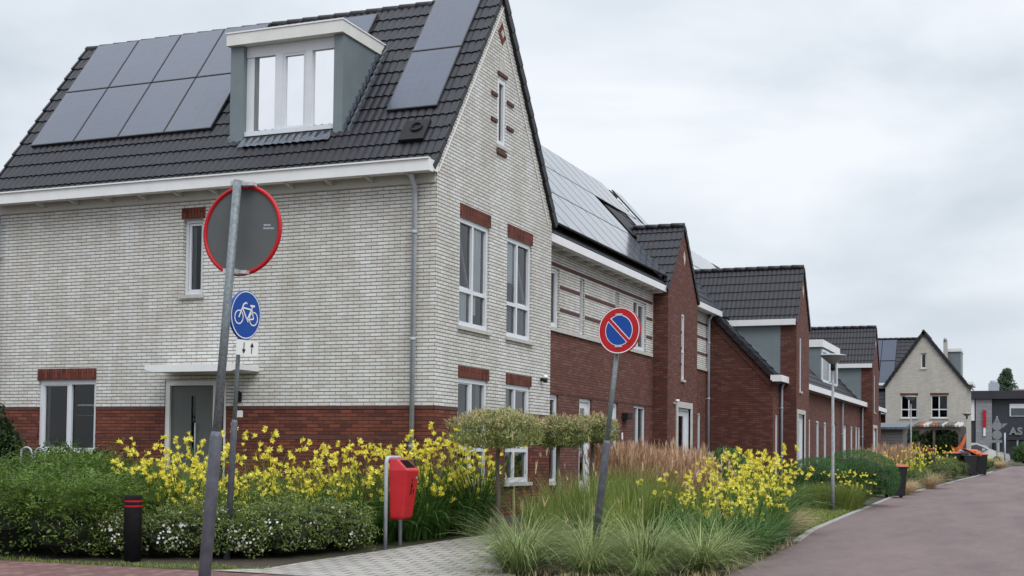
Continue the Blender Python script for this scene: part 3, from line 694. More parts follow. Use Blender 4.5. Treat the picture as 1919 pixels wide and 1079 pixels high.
def row_b1():
    H = thing('terraced_house', 'terraced house with white upper storey on brown brick, joined to the corner house', 'house', 'terraced houses along the street', (-11.5, 29.7, 0))
    F = Fc('E', BX); y0, y1 = AYR, 34.30
    W = {'a': (25.75, 26.85, 4.22, 5.52), 'b': (28.22, 28.55, 4.22, 5.52), 'c': (30.90, 31.22, 4.22, 5.52), 'd': (32.45, 33.62, 4.22, 5.52),
         'e': (25.9, 26.85, .85, 2.75), 'f': (28.25, 29.15, .5, 2.75), 'g': (30.42, 31.2, .5, 2.75), 'h': (32.55, 33.66, .85, 2.75)}
    wall(F, [(y0, 0), (y1+.3, 0), (y1+.3, 6.0), (y0, 6.0)], W.values(), ['brown_brick', 'white_brick'], [4.14], H)
    b = MB(); fbox(b, F, y0, y1-.15, 4.125, 4.21, -.02, .05)
    b.build('stone_ledge', 'stone', H)
    b = MB(); us = [y0, y1-.1]
    fbox(b, F, y0, y1-.1, 5.55, 5.63, -.02, .012)
    for z in (4.60, 5.10):
        for a, c in ((26.88, 28.19), (28.58, 30.87), (31.25, 32.42), (33.65, 34.2)): fbox(b, F, a, c, z, z+.07, -.02, .012)
    b.build('brick_band', 'band', H)
    ewin(H, *W['a'], extra=[(25.82, 26.78, 4.29, 5.45)], curtain=[(26.3, 26.7, 4.3, 5.4, 'grey_curtain')], sill=False)
    ewin(H, *W['b'], fr=.045, sill=False); ewin(H, *W['c'], fr=.045, sill=False)
    ewin(H, *W['d'], mull=[33.0], extra=[(33.04, 33.55, 4.29, 5.45)], curtain=[(33.1, 33.5, 4.3, 5.4, 'grey_curtain')], sill=False)
    ewin(H, *W['e'], trans=[1.75], extra=[(25.96, 26.79, 1.79, 2.68)]); ewin(H, *W['h'], mull=[33.05], curtain=[(33.15, 33.5, .9, 2.65, 'grey_curtain')])
    for k in 'fg': door(F, H, *W[k], mat='upvc')
    b = MB(); fbox(b, F, y0, y1, 2.77, 2.785, -.02, .004); 
    fbox(b, F, 31.5, 31.9, 2.35, 2.52, .0, .16); b.build('wall_lamp', 'black', H)
    b = MB(); fbox(b, F, 31.5, 31.6, 1.85, 2.02, .0, .012); b.build('number_plate', 'sign_white', H)
    b = MB(); b.box(-13.8, BX-.2, y0+.1, y1-.1, 3.1, 3.3); b.box(-13.8, BX-.2, y0+.1, y1-.1, 5.85, 5.95); b.box(-13.8, BX-.2, y0+.1, y1-.1, .2, .4); b.box(-13.9, -13.8, y0+.1, y1, .2, 6); b.build('dark_lining', 'dark', H)  # near-black slabs and back wall added to darken the rooms
    b = MB(); fbox(b, F, y0+.02, y1+.02, 5.93, 6.07, .34, .38); fbox(b, F, y0+.02, y1+.02, 5.90, 5.93, .2, .38); fbox(b, F, y1, y1+.02, 5.93, 6.07, .0, .34); gt = b.build('gutter', 'white_paint', H)
    b = MB(); fbox(b, F, y0+.02, y1, 5.94, 5.96, .0, .34)
    b.build('soffit', 'soffit', gt)
    for i in range(12):
        b = MB(); u = y0+.35+i*.78; fbox(b, F, u-.035, u+.035, 5.86, 5.935, .0, .3); b.build('bracket', 'cream_paint', gt)
    downpipe(F, H, 34.62-.25, .2, 5.8, swan=.2)
    row_roof(H, y0+.04, y1)
    row_panels(H, y0+.32, 9)
row_b1()
def bay_gable(H, X, y0, y1, ze, zr, xback, xmain, fascia=False, grey=None):
    """forward gable with its own cross roof; returns face"""
    F = Fc('E', X); ym = (y0+y1)/2; m = (zr-ze)/(ym-y0)
    b = MB(); L = X-xback; vl = math.hypot(ym-y0+.08, (ym-y0+.08)*m); Vv = (0, 1, m)
    tiled_roof(b, (xback, y0-.08, ze-.02-.08*m+.05), (1, 0, 0), Vv, L, vl-.03, spp=6); tiled_roof(b, (xback, y1+.08, ze-.02-.08*m+.05), (1, 0, 0), (0, -1, m), L, vl-.03, spp=4)
    ridge(b, (xback, ym, zr+.065), (X+.02, ym, zr+.065), r=.085)
    verge(b, (X, y0-.08, ze-.02-.08*m+.05), Vv, (1, 0, 0), vl, th=.03, drop=.09); verge(b, (X, y1+.08, ze-.02-.08*m+.05), (0, -1, m), (1, 0, 0), vl, th=.05, drop=.14)
    b.build('roof', 'tile', H)
    return F, ym
def white_mark(H, F, u, z, r=.16):
    b = MB(); P = []
    for d in (-.02, .014): P += [F.P(u, z-r*1.3, d), F.P(u+r*.6, z, d), F.P(u, z+r*1.3, d), F.P(u-r*.6, z, d)]
    b.hexa(P); b.build('gable_ornament', 'stone', H)
def row_b2():
    H = thing('terraced_house', 'terraced house with the nearest red brick gable bay and white framed front door', 'house', 'terraced houses along the street', (-11.5, 37.5, 0))
    X = -9.43; y0, y1 = 34.30, 37.55; F, ym = bay_gable(H, X, y0, y1, 6.0, 7.92, -12.0, None)
    W = {'s': (35.74, 36.02, 3.60, 5.45), 'd': (35.34, 36.78, .62, 2.80)}
    wall(F, [(y0, 0), (y1, 0), (y1, 6.0), (ym, 7.92), (y0, 6.0)], W.values(), ['brown_brick'], [], H)
    for y in (y0, y1):
        b = MB(); S = Fc('S', y)
        b.face([(BX-.2, y, 0), (X, y, 0), (X, y, 6.0), (BX-.2, y, 6.0)]); b.build('wall', 'dark_red_brick', H)
    window(F, H, W['s'], fr=.05, trans=[4.4], inset=.02)
    b = MB()
    for z in (4.0, 4.45, 4.9): fbox(b, F, 35.62, 35.72, z, z+.06, -.02, .02); fbox(b, F, 36.06, 36.2, z, z+.06, -.02, .02)
    b.build('brick_ornament', 'band', H)
    door(F, H, *W['d'], surround=.17); white_mark(H, F, 35.98, 7.05)
    b = MB(); b.tube([F.P(34.95, 2.9, .0), F.P(34.95, 2.9, .1)], .035, 8); b.tube([F.P(34.95, 2.93, .1), F.P(34.95, 3.0, .1)], .06, 10); b.build('wall_lamp', 'sign_white', H)
    G = Fc('E', BX); W2 = {'w': (39.3, 39.65, .6, 2.78)}
    wall(G, [(y1-.3, 0), (40.7, 0), (40.7, 6.0), (y1-.3, 6.0)], W2.values(), ['brown_brick', 'white_brick'], [4.14], H)
    window(G, H, W2['w'], fr=.05, inset=.03)
    b = MB(); fbox(b, G, y1, 40.62, 4.125, 4.21, -.02, .05); b.build('stone_ledge', 'stone', H)
    b = MB()
    for z in (4.60, 5.10, 5.55): fbox(b, G, y1, 40.6, z, z+.07, -.02, .012)
    b.build('brick_band', 'band', H)
    b = MB(); fbox(b, G, y1+.05, 40.95, 5.93, 6.07, .34, .38); fbox(b, G, y1+.05, 40.95, 5.90, 5.93, .2, .38); fbox(b, G, 40.93, 40.95, 5.9, 6.07, -.1, .34); fbox(b, G, y1+.05, 40.93, 5.94, 5.96, .0, .34); b.build('gutter', 'white_paint', H)
    downpipe(G, H, 40.35, .2, 5.8, swan=.2)
    row_roof(H, y0, 40.7)
    row_panels(H, 34.63, 6, rows=(1, 2), skip=[(1, 0), (1, 1), (1, 2), (2, 4)])
    b = MB(); V = Vector((-1, 0, BM_)).normalized(); N = Vector((BM_, 0, 1)).normalized()
    p = Vector((-9.55, 36.0, 6.16))+V*2.55+N*.10; b.obox(p, (0, .8, 0), V*.62, N*.06); b.build('roof_window', 'black', H)
    b = MB(); b.box(-13.8, BX-.2, y0+.1, 40.6, 3.1, 3.3); b.box(-13.8, X-.2, y0+.1, y1-.1, .2, .4); b.box(-13.9, -13.8, y0+.1, 40.6, .2, 6); b.build('dark_lining', 'dark', H)  # added dark slabs and rear sheet, rooms stay black
row_b2()

# ------------------------------------------------------------------ low eaved houses (D, C) and gable 3
DX = -7.80; DM = 1.05; DRX = -13.3
def drz(x): return 3.98+(DX-x)*DM
def low_roof(H, y0, y1, vg=False):
    b = MB(); L = (DX+.25)-DRX; vl = math.hypot(L, L*DM); z0 = 3.98-.25*DM+.03
    tiled_roof(b, (DX+.25, y0, z0), (0, 1, 0), (-1, 0, DM), y1-y0, vl, spp=6)
    tiled_roof(b, (2*DRX-DX-.25, y0, z0), (0, 1, 0), (1, 0, DM), y1-y0, vl, spp=2)
    ridge(b, (DRX, y0, drz(DRX)-.06), (DRX, y1, drz(DRX)-.06), r=.06)
    if vg: verge(b, (DX+.25, y0, z0), (-1, 0, DM), (0, -1, 0), vl*.62, th=.06, drop=.16)
    b.build('roof', 'tile', H)
def low_gutter(H, y0, y1, ends=True):
    F = Fc('E', DX); b = MB(); fbox(b, F, y0, y1, 3.84, 4.0, .26, .30); fbox(b, F, y0, y1, 3.80, 3.84, .0, .30)
    if ends: fbox(b, F, y0, y0+.02, 3.84, 4.0, -.05, .26)
    fbox(b, F, y0+.02, y1, 3.86, 3.88, .0, .26); b.build('gutter', 'white_paint', H)
GX = -7.27
def cross_gable(H, y0, y1, dooru, zr=7.62, ze=5.80):
    F, ym = bay_gable(H, GX, y0, y1, ze, zr, -12.2, None)
    W = {'s': (ym-.62, ym-.38, 3.58, 5.30), 'd': (dooru+.12, dooru+1.35, .72, 2.84)}
    wall(F, [(y0, 0), (y1, 0), (y1, ze), (ym, zr), (y0, ze)], W.values(), ['brown_brick'], [], H)
    window(F, H, W['s'], fr=.045, inset=.02)
    door(F, H, *W['d'], surround=.14); white_mark(H, F, ym-.05, zr-.75)
    b = MB(); b.face([(DX-.3, y0, 0), (GX, y0, 0), (GX, y0, ze), (DX+.02, y0, ze), (DX+.02, y0, 3.6), (DX-.3, y0, 3.6)])
    b.face([(DX-.3, y1, 0), (DX-.3, y1, 3.6), (DX+.02, y1, 3.6), (DX+.02, y1, ze), (GX, y1, ze), (GX, y1, 0)]); b.build('wall', 'dark_red_brick', H)
    b = MB(); b.box(-11.6, DX+.02, y0+.015, y1-.015, 3.7, ze); b.build('side_cladding', 'grey_panel', H)
    b = MB(); b.box(-10.9, GX-.02, y0-.16, y0-.12, ze-.10, ze+.06); b.box(-10.9, GX-.02, y0-.16, y0+.0, ze-.13, ze-.10); b.box(GX-.04, GX-.02, y0-.12, y0, ze-.10, ze+.06); b.build('gutter', 'white_paint', H)
    b = MB()
    for i in range(9):
        z = ze; b.box(-9.4-.0, -9.38, 0, 0.01, 0, .01) if 0 else None
    b.face([(DX-.02, y0-.02, drz(DX)+.12), (DX-.02, y0-.10, drz(DX)+.12), (-10.0, y0-.10, drz(-10.0)+.12), (-10.0, y0-.02, drz(-10.0)+.12)]); b.build('flashing', 'zinc', H)
def house_d():
    H = thing('terraced_house', 'low eaved terraced house with a dark brick side wall and second red gable', 'house', 'terraced houses along the street', (-10.5, 42.4, 0))
    S = Fc('S', 40.7)
    wall(S, [(-13.3, 0), (DX, 0), (DX, 3.93), (-13.3, drz(-13.3)-.05)], [], ['dark_red_brick'], [], H)
    b = MB(); V = Vector((-1, 0, DM)).normalized(); b.obox(Vector((DX-.05, 40.69, 3.72))+V*3.6, V*3.6, (0, .012, 0), (.05, 0, .05)); b.build('brick_band', 'brown_brick', H)
    E_ = Fc('E', DX); W = {'w': (41.12, 41.5, .75, 2.78)}
    wall(E_, [(40.7, 0), (41.9, 0), (41.9, 3.9), (40.7, 3.9)], W.values(), ['brown_brick'], [], H); window(E_, H, W['w'], fr=.05, sill=False, inset=.03)
    cross_gable(H, 41.85, 44.25, 41.95)
    low_roof(H, 40.62, 44.2, vg=True); low_gutter(H, 40.55, 41.83)
    downpipe(E_, H, 41.72, .3, 3.7, swan=.15, joints=2)
    V = Vector((-1, 0, DM)).normalized(); N = Vector((DM, 0, 1)).normalized()
    for i in range(5):   # dark panels near the verge
        p = Vector((DX, 40.85+0*i, 3.98))+V*(.9+i*0)+N*.15
    for r in range(3):
        for i in range(3): panel_at(H, Vector((DX, 40.72+i*1.03, 3.98))+V*(2.6+r*1.7)+N*.16, (0, 1, 0), V, 1.0, 1.66, mt='panel_pale')
    b = MB(); b.box(-13, DX-.2, 40.9, 44.1, .2, .4); b.build('dark_lining', 'dark', H)
house_d()
def house_c():
    H = thing('terraced_house', 'low eaved terraced house with narrow windows and a box dormer behind the lamp post', 'house', 'terraced houses along the street', (-10.5, 53, 0))
    F = Fc('E', DX); y0, y1 = 44.25, 61.95
    W = [(47.2, 47.8, .8, 2.82), (49.1, 49.75, .8, 2.82), (50.95, 51.55, .8, 2.82), (53.4, 54.2, .7, 2.84), (55.95, 57.35, .7, 2.84), (58.5, 59.1, .8, 2.84), (60.1, 60.7, .8, 2.84), (61.0, 61.6, .7, 2.84)]
    wall(F, [(y0, 0), (y1, 0), (y1, 3.9), (y0, 3.9)], W, ['brown_brick'], [], H)
    for i, w in enumerate(W):
        if i in (3, 4): door(F, H, *w)
        else: window(F, H, w, fr=.07, sill=False, inset=.03)
    b = MB()
    for i in range(4):
        for u in (50.3,): fbox(b, F, u-.2, u+.2, 1.0+i*.5, 1.06+i*.5, -.02, .015)
        fbox(b, F, 59.4, 59.8, 1.0+i*.5, 1.06+i*.5, -.02, .015)
    b.build('brick_ornament', 'band', H)
    low_roof(H, y0, y1); low_gutter(H, y0, y1-.05, ends=False)
    downpipe(F, H, 55.35, .3, 3.7, swan=.15, joints=1); downpipe(F, H, 61.8, .3, 3.7, swan=.15, joints=1)
    b = MB(); b.box(-11.2, -8.25, 53.0, 57.6, 4.0, 5.88); dm = b.build('dormer', 'grey_panel', H)
    b = MB(); b.box(-11.2, -8.15, 52.92, 57.68, 5.885, 6.18); b.build('dormer_fascia', 'white_paint', dm)
    D = Fc('E', -8.25); b = MB()
    fbox(b, D, 53.15, 53.3, 4.55, 5.8, .002, .05); fbox(b, D, 55.0, 55.3, 4.55, 5.8, .002, .05); fbox(b, D, 57.2, 57.4, 4.55, 5.8, .002, .05); fbox(b, D, 53.3, 57.2, 4.5, 4.6, .002, .05); fbox(b, D, 53.3, 57.2, 5.72, 5.82, .002, .05); b.build('dormer_window', 'upvc', dm)
    b = MB(); b.face([D.P(53.3, 4.6, .01), D.P(57.2, 4.6, .01), D.P(57.2, 5.72, .01), D.P(53.3, 5.72, .01)]); b.build('dormer_pane', 'panel', dm)
    V = Vector((-1, 0, DM)).normalized(); N = Vector((DM, 0, 1)).normalized()
    for i in range(2): panel_at(H, Vector((DX, 44.6+i*1.05, 3.98))+V*1.0+N*.16, (0, 1, 0), V, 1.02, 1.6)
    for i in range(9):
        for r in range(2): panel_at(H, Vector((DX, 44.4+i*1.03, 3.98))+V*(4.3+r*1.7)+N*.16, (0, 1, 0), V, 1.0, 1.66, mt='panel_pale')
    b = MB(); b.box(-13, DX-.2, y0+.1, y1-.1, .2, .4); b.build('dark_lining', 'dark', H)
house_c()
def house_g3():
    H = thing('terraced_house', 'farthest terraced house of the row with red gable before the small shed', 'house', 'terraced houses along the street', (-10.5, 66, 0))
    cross_gable(H, 61.95, 64.35, 62.1, zr=7.55, ze=5.75)
    F = Fc('E', DX); wall(F, [(64.3, 0), (70, 0), (70, 3.9), (64.3, 3.9)], [], ['brown_brick'], [], H); low_roof(H, 61.95, 70); low_gutter(H, 64.4, 70, ends=False)
    b = MB(); b.face([(DX, 70, 0), (DX, 70, 3.9), (DRX, 70, drz(DRX)), (DRX*2-DX, 70, 3.9), (DRX*2-DX, 70, 0)]); b.build('wall', 'brown_brick', H)
house_g3()

# ------------------------------------------------------------------ far gable house (E)
def house_e():
    H = thing('gable_house', 'pale brick gable house facing the street end with two white windows', 'house', loc=(-6.9, 89, .9))
    S = Fc('S', 86.0); x0, x1, xm = -9.30, -4.42, -6.98; ze, zr = 6.15, 9.45
    W = {'a': (-8.36, -7.34, 4.0, 5.46), 'b': (-6.53, -5.50, 4.0, 5.46), 's': (-7.14, -6.80, 7.15, 8.12)}
    wall(S, [(x0, .5), (x1, .5), (x1, ze), (xm, zr), (x0, ze)], W.values(), ['wood', 'far_white'], [3.45], H)
    for k in 'ab':
        a, c, p, q = W[k]; window(S, H, W[k], mull=[(a+c)/2-.02], trans=[4.55], lintel=(a-.05, c+.05, q+.002, q+.13), curtain=[(a+.55, c-.1, 4.6, q-.1, 'grey_curtain')], fr=.07)
    window(S, H, W['s'], fr=.07)
    b = MB(); b.face([(x1, 86, .5), (x1, 92, .5), (x1, 92, ze), (x1, 86, ze)]); b.face([(x0, 86, .5), (x0, 86, ze), (x0, 92, ze), (x0, 92, .5)])
    b.face([(x0, 92, .5), (x0, 92, ze), (xm, 92, zr), (x1, 92, ze), (x1, 92, .5)]); b.build('wall', 'far_white', H)
    b = MB(); mR = (zr-ze)/(x1-xm); mL = (zr-ze)/(xm-x0)
    for sgn, xe_, m in ((1, x1, mR), (-1, x0, mL)):
        L = abs(xm-xe_)+.15; vl = math.hypot(L, L*m)
        tiled_roof(b, (xe_+sgn*.15, 85.95, ze-.15*m+.05), (0, 1, 0), (-sgn, 0, m), 6.1, vl, spp=2, period=.3); verge(b, (xe_+sgn*.15, 85.95, ze-.15*m+.05), (-sgn, 0, m), (0, -1, 0), vl, th=.06, drop=.2)
    ridge(b, (xm, 85.98, zr+.07), (xm, 92, zr+.07)); b.build('roof', 'tile', H)
    b = MB()
    for sgn, xe_, m in ((1, x1, mR), (-1, x0, mL)):
        V = Vector((-sgn, 0, m)).normalized(); L = math.hypot(xm-xe_, zr-ze)
        b.obox(Vector((xe_, 85.985, ze-.10))+V*L/2, V*(L/2-.06), (0, .012, 0), V.cross(Vector((0, 1, 0)))*.045)
    b.box(x1-.02, x1+.38, 85.9, 90, ze-.05, ze+.12); b.box(x0-.42, x0+.02, 85.9, 87, ze-.05, ze+.10); b.build('verge_trim', 'cream_paint', H)
    b = MB(); b.box(x0+.1, x1-.1, 86.3, 91.8, 3.5, 3.7); b.box(x0+.1, x1-.1, 88.3, 88.4, .5, 6); b.build('dark_lining', 'dark', H)  # added dark slab and partition behind the windows
    b = MB(); b.box(-6.0, -5.05, 91.5, 94, 6.4, 8.6); b.build('rear_dormer', 'grey_panel', H)
    b = MB(); b.box(-6.05, -5.0, 91.4, 94, 8.603, 8.8); b.build('dormer_fascia', 'cream_paint', H)
    b = MB(); b.box(-6.12, -5.86, 91.0, 91.3, 7, 9.35); b.build('chimney', 'stone', H)
    b = MB(); b.tube([(-6.0, 91, 9.3), (-6.0, 91, 9.5)], .1, 8); b.build('chimney_pot', 'zinc', H)
    # left wing whose roof faces the street
    H2 = thing('tiled_house', 'dark tiled house with grey roof panels behind the left of the pale gable', 'house', loc=(-11.6, 91, .9))
    b = MB(); m = 1.25; O = (-14, 88.3, 6.0); tiled_roof(b, O, (1, 0, 0), (0, 1, m), 7.0, math.hypot(2.75, 2.75*m), spp=3, period=.3)
    tiled_roof(b, (-14, 93.8, 6.0), (1, 0, 0), (0, -1, m), 7.0, math.hypot(2.75, 2.75*m), spp=2, period=.3); ridge(b, (-14, 91.05, 9.5), (-7, 91.05, 9.5)); b.build('roof', 'tile', H2)
    b = MB(); b.box(-14, -9.35, 88.5, 93.5, .5, 6.0); b.build('wall', 'brown_brick', H2)
    V = Vector((0, 1, m)).normalized(); N = Vector((0, -m, 1)).normalized()
    for i in range(5): panel_at(H2, Vector((-13.8+i*.95, 88.4, 6.12))+V*.1+N*.12, (1, 0, 0), V, .93, 2.1); panel_at(H2, Vector((-13.8+i*.95, 88.4, 6.12))+V*2.25+N*.12, (1, 0, 0), V, .93, 1.9)
    b = MB(); tiled_roof(b, (-14, 87.3, 4.5), (1, 0, 0), (0, 1, 1.2), 4.6, 1.9, spp=2, period=.3); b.build('lower_roof', 'tile', H2)
    b = MB(); b.box(-10.4, -9.35, 86.9, 87.3, 4.3, 4.5); b.box(-10.4, -9.35, 86.6, 87.3, 3.55, 3.72); b.build('gutter', 'white_paint', H2)
house_e()

# ------------------------------------------------------------------ signs
def disc(b, c, u, v, n, r, off, th=.0015, N=40):
    c, u, v, n = Vector(c), Vector(u), Vector(v), Vector(n)
    a = [c+(u*math.cos(2*PI*i/N)+v*math.sin(2*PI*i/N))*r+n*off for i in range(N)]
    d = [p-n*th for p in a]; b.face(a); b.face(d[::-1])
    for i in range(N): j = (i+1) % N; b.face([a[i], d[i], d[j], a[j]])
def poly(b, c, u, v, n, pts, off, th=.0015):
    a = [c+u*x+v*y+n*off for x, y in pts]; d = [p-n*th for p in a]; b.face(a); b.face(d[::-1])
    for i in range(len(a)): j = (i+1) % len(a); b.face([a[i], d[i], d[j], a[j]])
def stroke(b, c, u, v, n, p, q, w, off):
    p, q = Vector(p), Vector(q); t = (q-p).normalized()*w/2; s_ = Vector((-t.y, t.x))
    poly(b, c, u, v, n, [tuple(p-t*.4+s_*-1), tuple(q+t*.4-s_), tuple(q+t*.4+s_), tuple(p-t*.4+s_)], off)
def post(b0, b1, join, root, r=.038, rs=.062):
    b0, b1 = Vector(b0), Vector(b1); j = b0+(b1-b0)*join
    b = MB(); b.tube([j-(b1-b0)*.02, b1], r, 14); b.build('pole', 'galv', root)
    b = MB(); b.tube([b0, j-(b1-b0)*.012, j], [rs, rs, r*1.15], 16); b.build('pole_sleeve', 'sleeve', root)
def frame(b0, b1, u):
    A = (Vector(b1)-Vector(b0)).normalized(); u = Vector(u).normalized(); n = u.cross(A).normalized(); v = A
    u = v.cross(n) if v.cross(n).dot(u) > 0 else n.cross(v)
    if n.y > 0 and abs(n.y) > abs(n.x): n = -n
    return u, v, n
def sign_near():
    b0, b1 = (-5.091, 7.11, -.02), (-4.918, 7.221, 3.235)
    t = thing('traffic_sign', 'leaning post with a big round red rimmed sign seen from its grey back', 'traffic sign', loc=(-5.091, 7.11, 0)); post(b0, b1, .49, t, .0285, .041)
    u, v, n = frame(b0, b1, (1, 0, 0)); c = Vector((-4.925, 7.275, 2.915))-n*.02
    b = MB(); disc(b, c, u, v, n, .292, 0, .003, 48); d = b.build('sign_plate', 'sign_back', t)
    b = MB(); pts = [c+(u*math.cos(2*PI*i/48)+v*math.sin(2*PI*i/48))*.293 for i in range(49)]; b.tube(pts, .0145, 8, cap=False); b.build('sign_rim', 'sign_red', d)
    b = MB()
    for k in range(2):
        for i in range(6 if k else 4): poly(b, c, u, v, n, [(.165+i*.014, .03-k*.022), (.175+i*.014, .03-k*.022), (.175+i*.014, .042-k*.022), (.165+i*.014, .042-k*.022)], .0015, .001)
    b.build('sticker', 'zinc', d)
    for k, z in ((1, .302), (-1, -.285)):
        b = MB(); cc = c+v*z+n*.035; b.obox(cc-u*.02, u*.05, v*.016, n*.045); b.obox(cc+u*.06, u*.035, v*.011, n*.02); b.tube([cc+u*.045+n*.02, cc+u*.045-n*.02], .012, 8); b.build('clamp', 'galvclamp', t)
M['galvclamp'] = plain('bright_clamp', (.50, .50, .51), .4, .2, 30, metal=.4)
def sign_bike():
    b0, b1 = (-10.044, 14.656, -.06), (-9.85, 14.598, 3.50)
    t = thing('traffic_sign', 'round blue bicycle sign over a small white arrow plate', 'traffic sign', loc=(-10.044, 14.656, 0)); post(b0, b1, .54, t, .029, .043)
    A = (Vector(b1)-Vector(b0)).normalized(); u = Vector((.06, .998, 0)).normalized(); n = u.cross(A).normalized(); v = n.cross(u).normalized()
    if n.x < 0: n = -n
    if v.z < 0: v = -v
    c = Vector((-9.80, 14.575, 3.25))+n*.045
    r = .325; b = MB(); disc(b, c, u, v, n, r, 0, .03); d = b.build('sign_plate', 'sign_blue', t)
    b = MB(); N = 48
    for i in range(N):
        a0, a1 = 2*PI*i/N, 2*PI*(i+1)/N; R0, R1 = r*.965, r*.925
        P = [c+(u*math.cos(a)+v*math.sin(a))*q+n*.002 for a, q in ((a0, R1), (a1, R1), (a1, R0), (a0, R0))]
        b.face(P if (P[1]-P[0]).cross(P[2]-P[1]).dot(n) > 0 else P[::-1])
    b.build('sign_border', 'sign_white', d)
    b = MB()
    S = lambda p, q, w=.055: stroke(b, c, u, v, n, (p[0]*r, p[1]*r), (q[0]*r, q[1]*r), w*r, .0035)
    for wx in (-.46, .50):
        for i in range(20):
            a0, a1 = 2*PI*i/20, 2*PI*(i+1)/20; S((wx+.27*math.cos(a0), -.12+.27*math.sin(a0)), (wx+.27*math.cos(a1), -.12+.27*math.sin(a1)), .05)
    S((-.46, -.12), (-.20, .42), .06); S((-.20, .42), (-.05, .50), .06); S((-.05, .50), (.02, .46), .05)
    S((-.26, .28), (.34, .24), .06); S((-.26, .26), (.08, -.20), .06); S((.08, -.20), (.36, .30), .06); S((.36, .38), (.36, .26), .06); S((.26, .40), (.52, .40), .08)
    S((.08, -.20), (.50, -.12), .06); S((.36, .24), (.50, -.12), .05); S((.0, -.12), (.16, -.28), .05)
    b.build('bicycle_symbol', 'sign_white', d)
    c2 = Vector((-9.80, 14.62, 2.815))+n*.045; b = MB(); poly(b, c2, u, v, n, [(-.235, -.10), (.235, -.10), (.235, .10), (-.235, .10)], 0, .003); p = b.build('arrow_plate', 'sign_white', t)
    for x, s_ in ((-.075, -1), (.095, 1)):
        b = MB(); stroke(b, c2, u, v, n, (x, -.065*s_), (x, .04*s_), .016, .003)
        q = [(x-.038, .02*s_), (x+.038, .02*s_), (x, .08*s_)]; poly(b, c2, u, v, n, q if s_ > 0 else q[::-1], .0045); b.build('arrow', 'black', p)
    b = MB()
    for z in (3.48, 3.02, 2.84): q = Vector(b0)+A*(z+.06); b.obox(q, u*.05, v*.014, n*.05)
    b.build('clamp', 'galvclamp', t)
def sign_nopark():
    b0, b1 = (-5.324, 15.821, -.05), (-4.985, 15.845, 3.10)
    t = thing('traffic_sign', 'leaning post with a round blue and red no parking sign', 'traffic sign', loc=(-5.324, 15.821, 0)); post(b0, b1, .535, t, .031, .047)
    A = (Vector(b1)-Vector(b0)).normalized(); u = (Vector((.98, -.19, 0))); n = u.cross(A).normalized()
    if n.y > 0: n = -n
    v = n.cross(u).normalized(); v = v if v.z > 0 else -v; u = v.cross(n).normalized()
    if u.x < 0: u = -u
    c = Vector((-4.967, 15.79, 3.03))+n*.03; r = .30
    b = MB(); disc(b, c, u, v, n, r, 0, .028, 48); d = b.build('sign_plate', 'sign_red', t)
    def ring(name, mat, r0, r1, off):
        b = MB(); N = 48
        for i in range(N):
            a0, a1 = 2*PI*i/N, 2*PI*(i+1)/N
            P = [c+(u*math.cos(a)+v*math.sin(a))*q+n*off for a, q in ((a0, r0), (a1, r0), (a1, r1), (a0, r1))]
            b.face(P if (P[1]-P[0]).cross(P[2]-P[1]).dot(n) > 0 else P[::-1])
        b.build(name, mat, d)
    ring('sign_border', 'sign_white', .282, .293, .002)
    b = MB(); disc(b, c, u, v, n, .196, .0025, .001); b.build('sign_border', 'sign_white', d)
    b = MB(); disc(b, c, u, v, n, .187, .004, .001); b.build('blue_field', 'sign_blue', d)
    b = MB(); q = .188*.7071; stroke(b, c, u, v, n, (-q*.98, q*.98), (q*.98, -q*.98), .058, .0055); b.build('bar_border', 'sign_white', d)
    b = MB(); q = .215*.7071; stroke(b, c, u, v, n, (-q, q), (q, -q), .040, .007); b.build('diagonal_bar', 'sign_red', d)
    b = MB()
    for z in (-.2, .2): b.obox(c+v*z-n*.04, u*.05, v*.014, n*.05)
    b.build('clamp', 'galvclamp', t)
sign_near(); sign_bike(); sign_nopark()

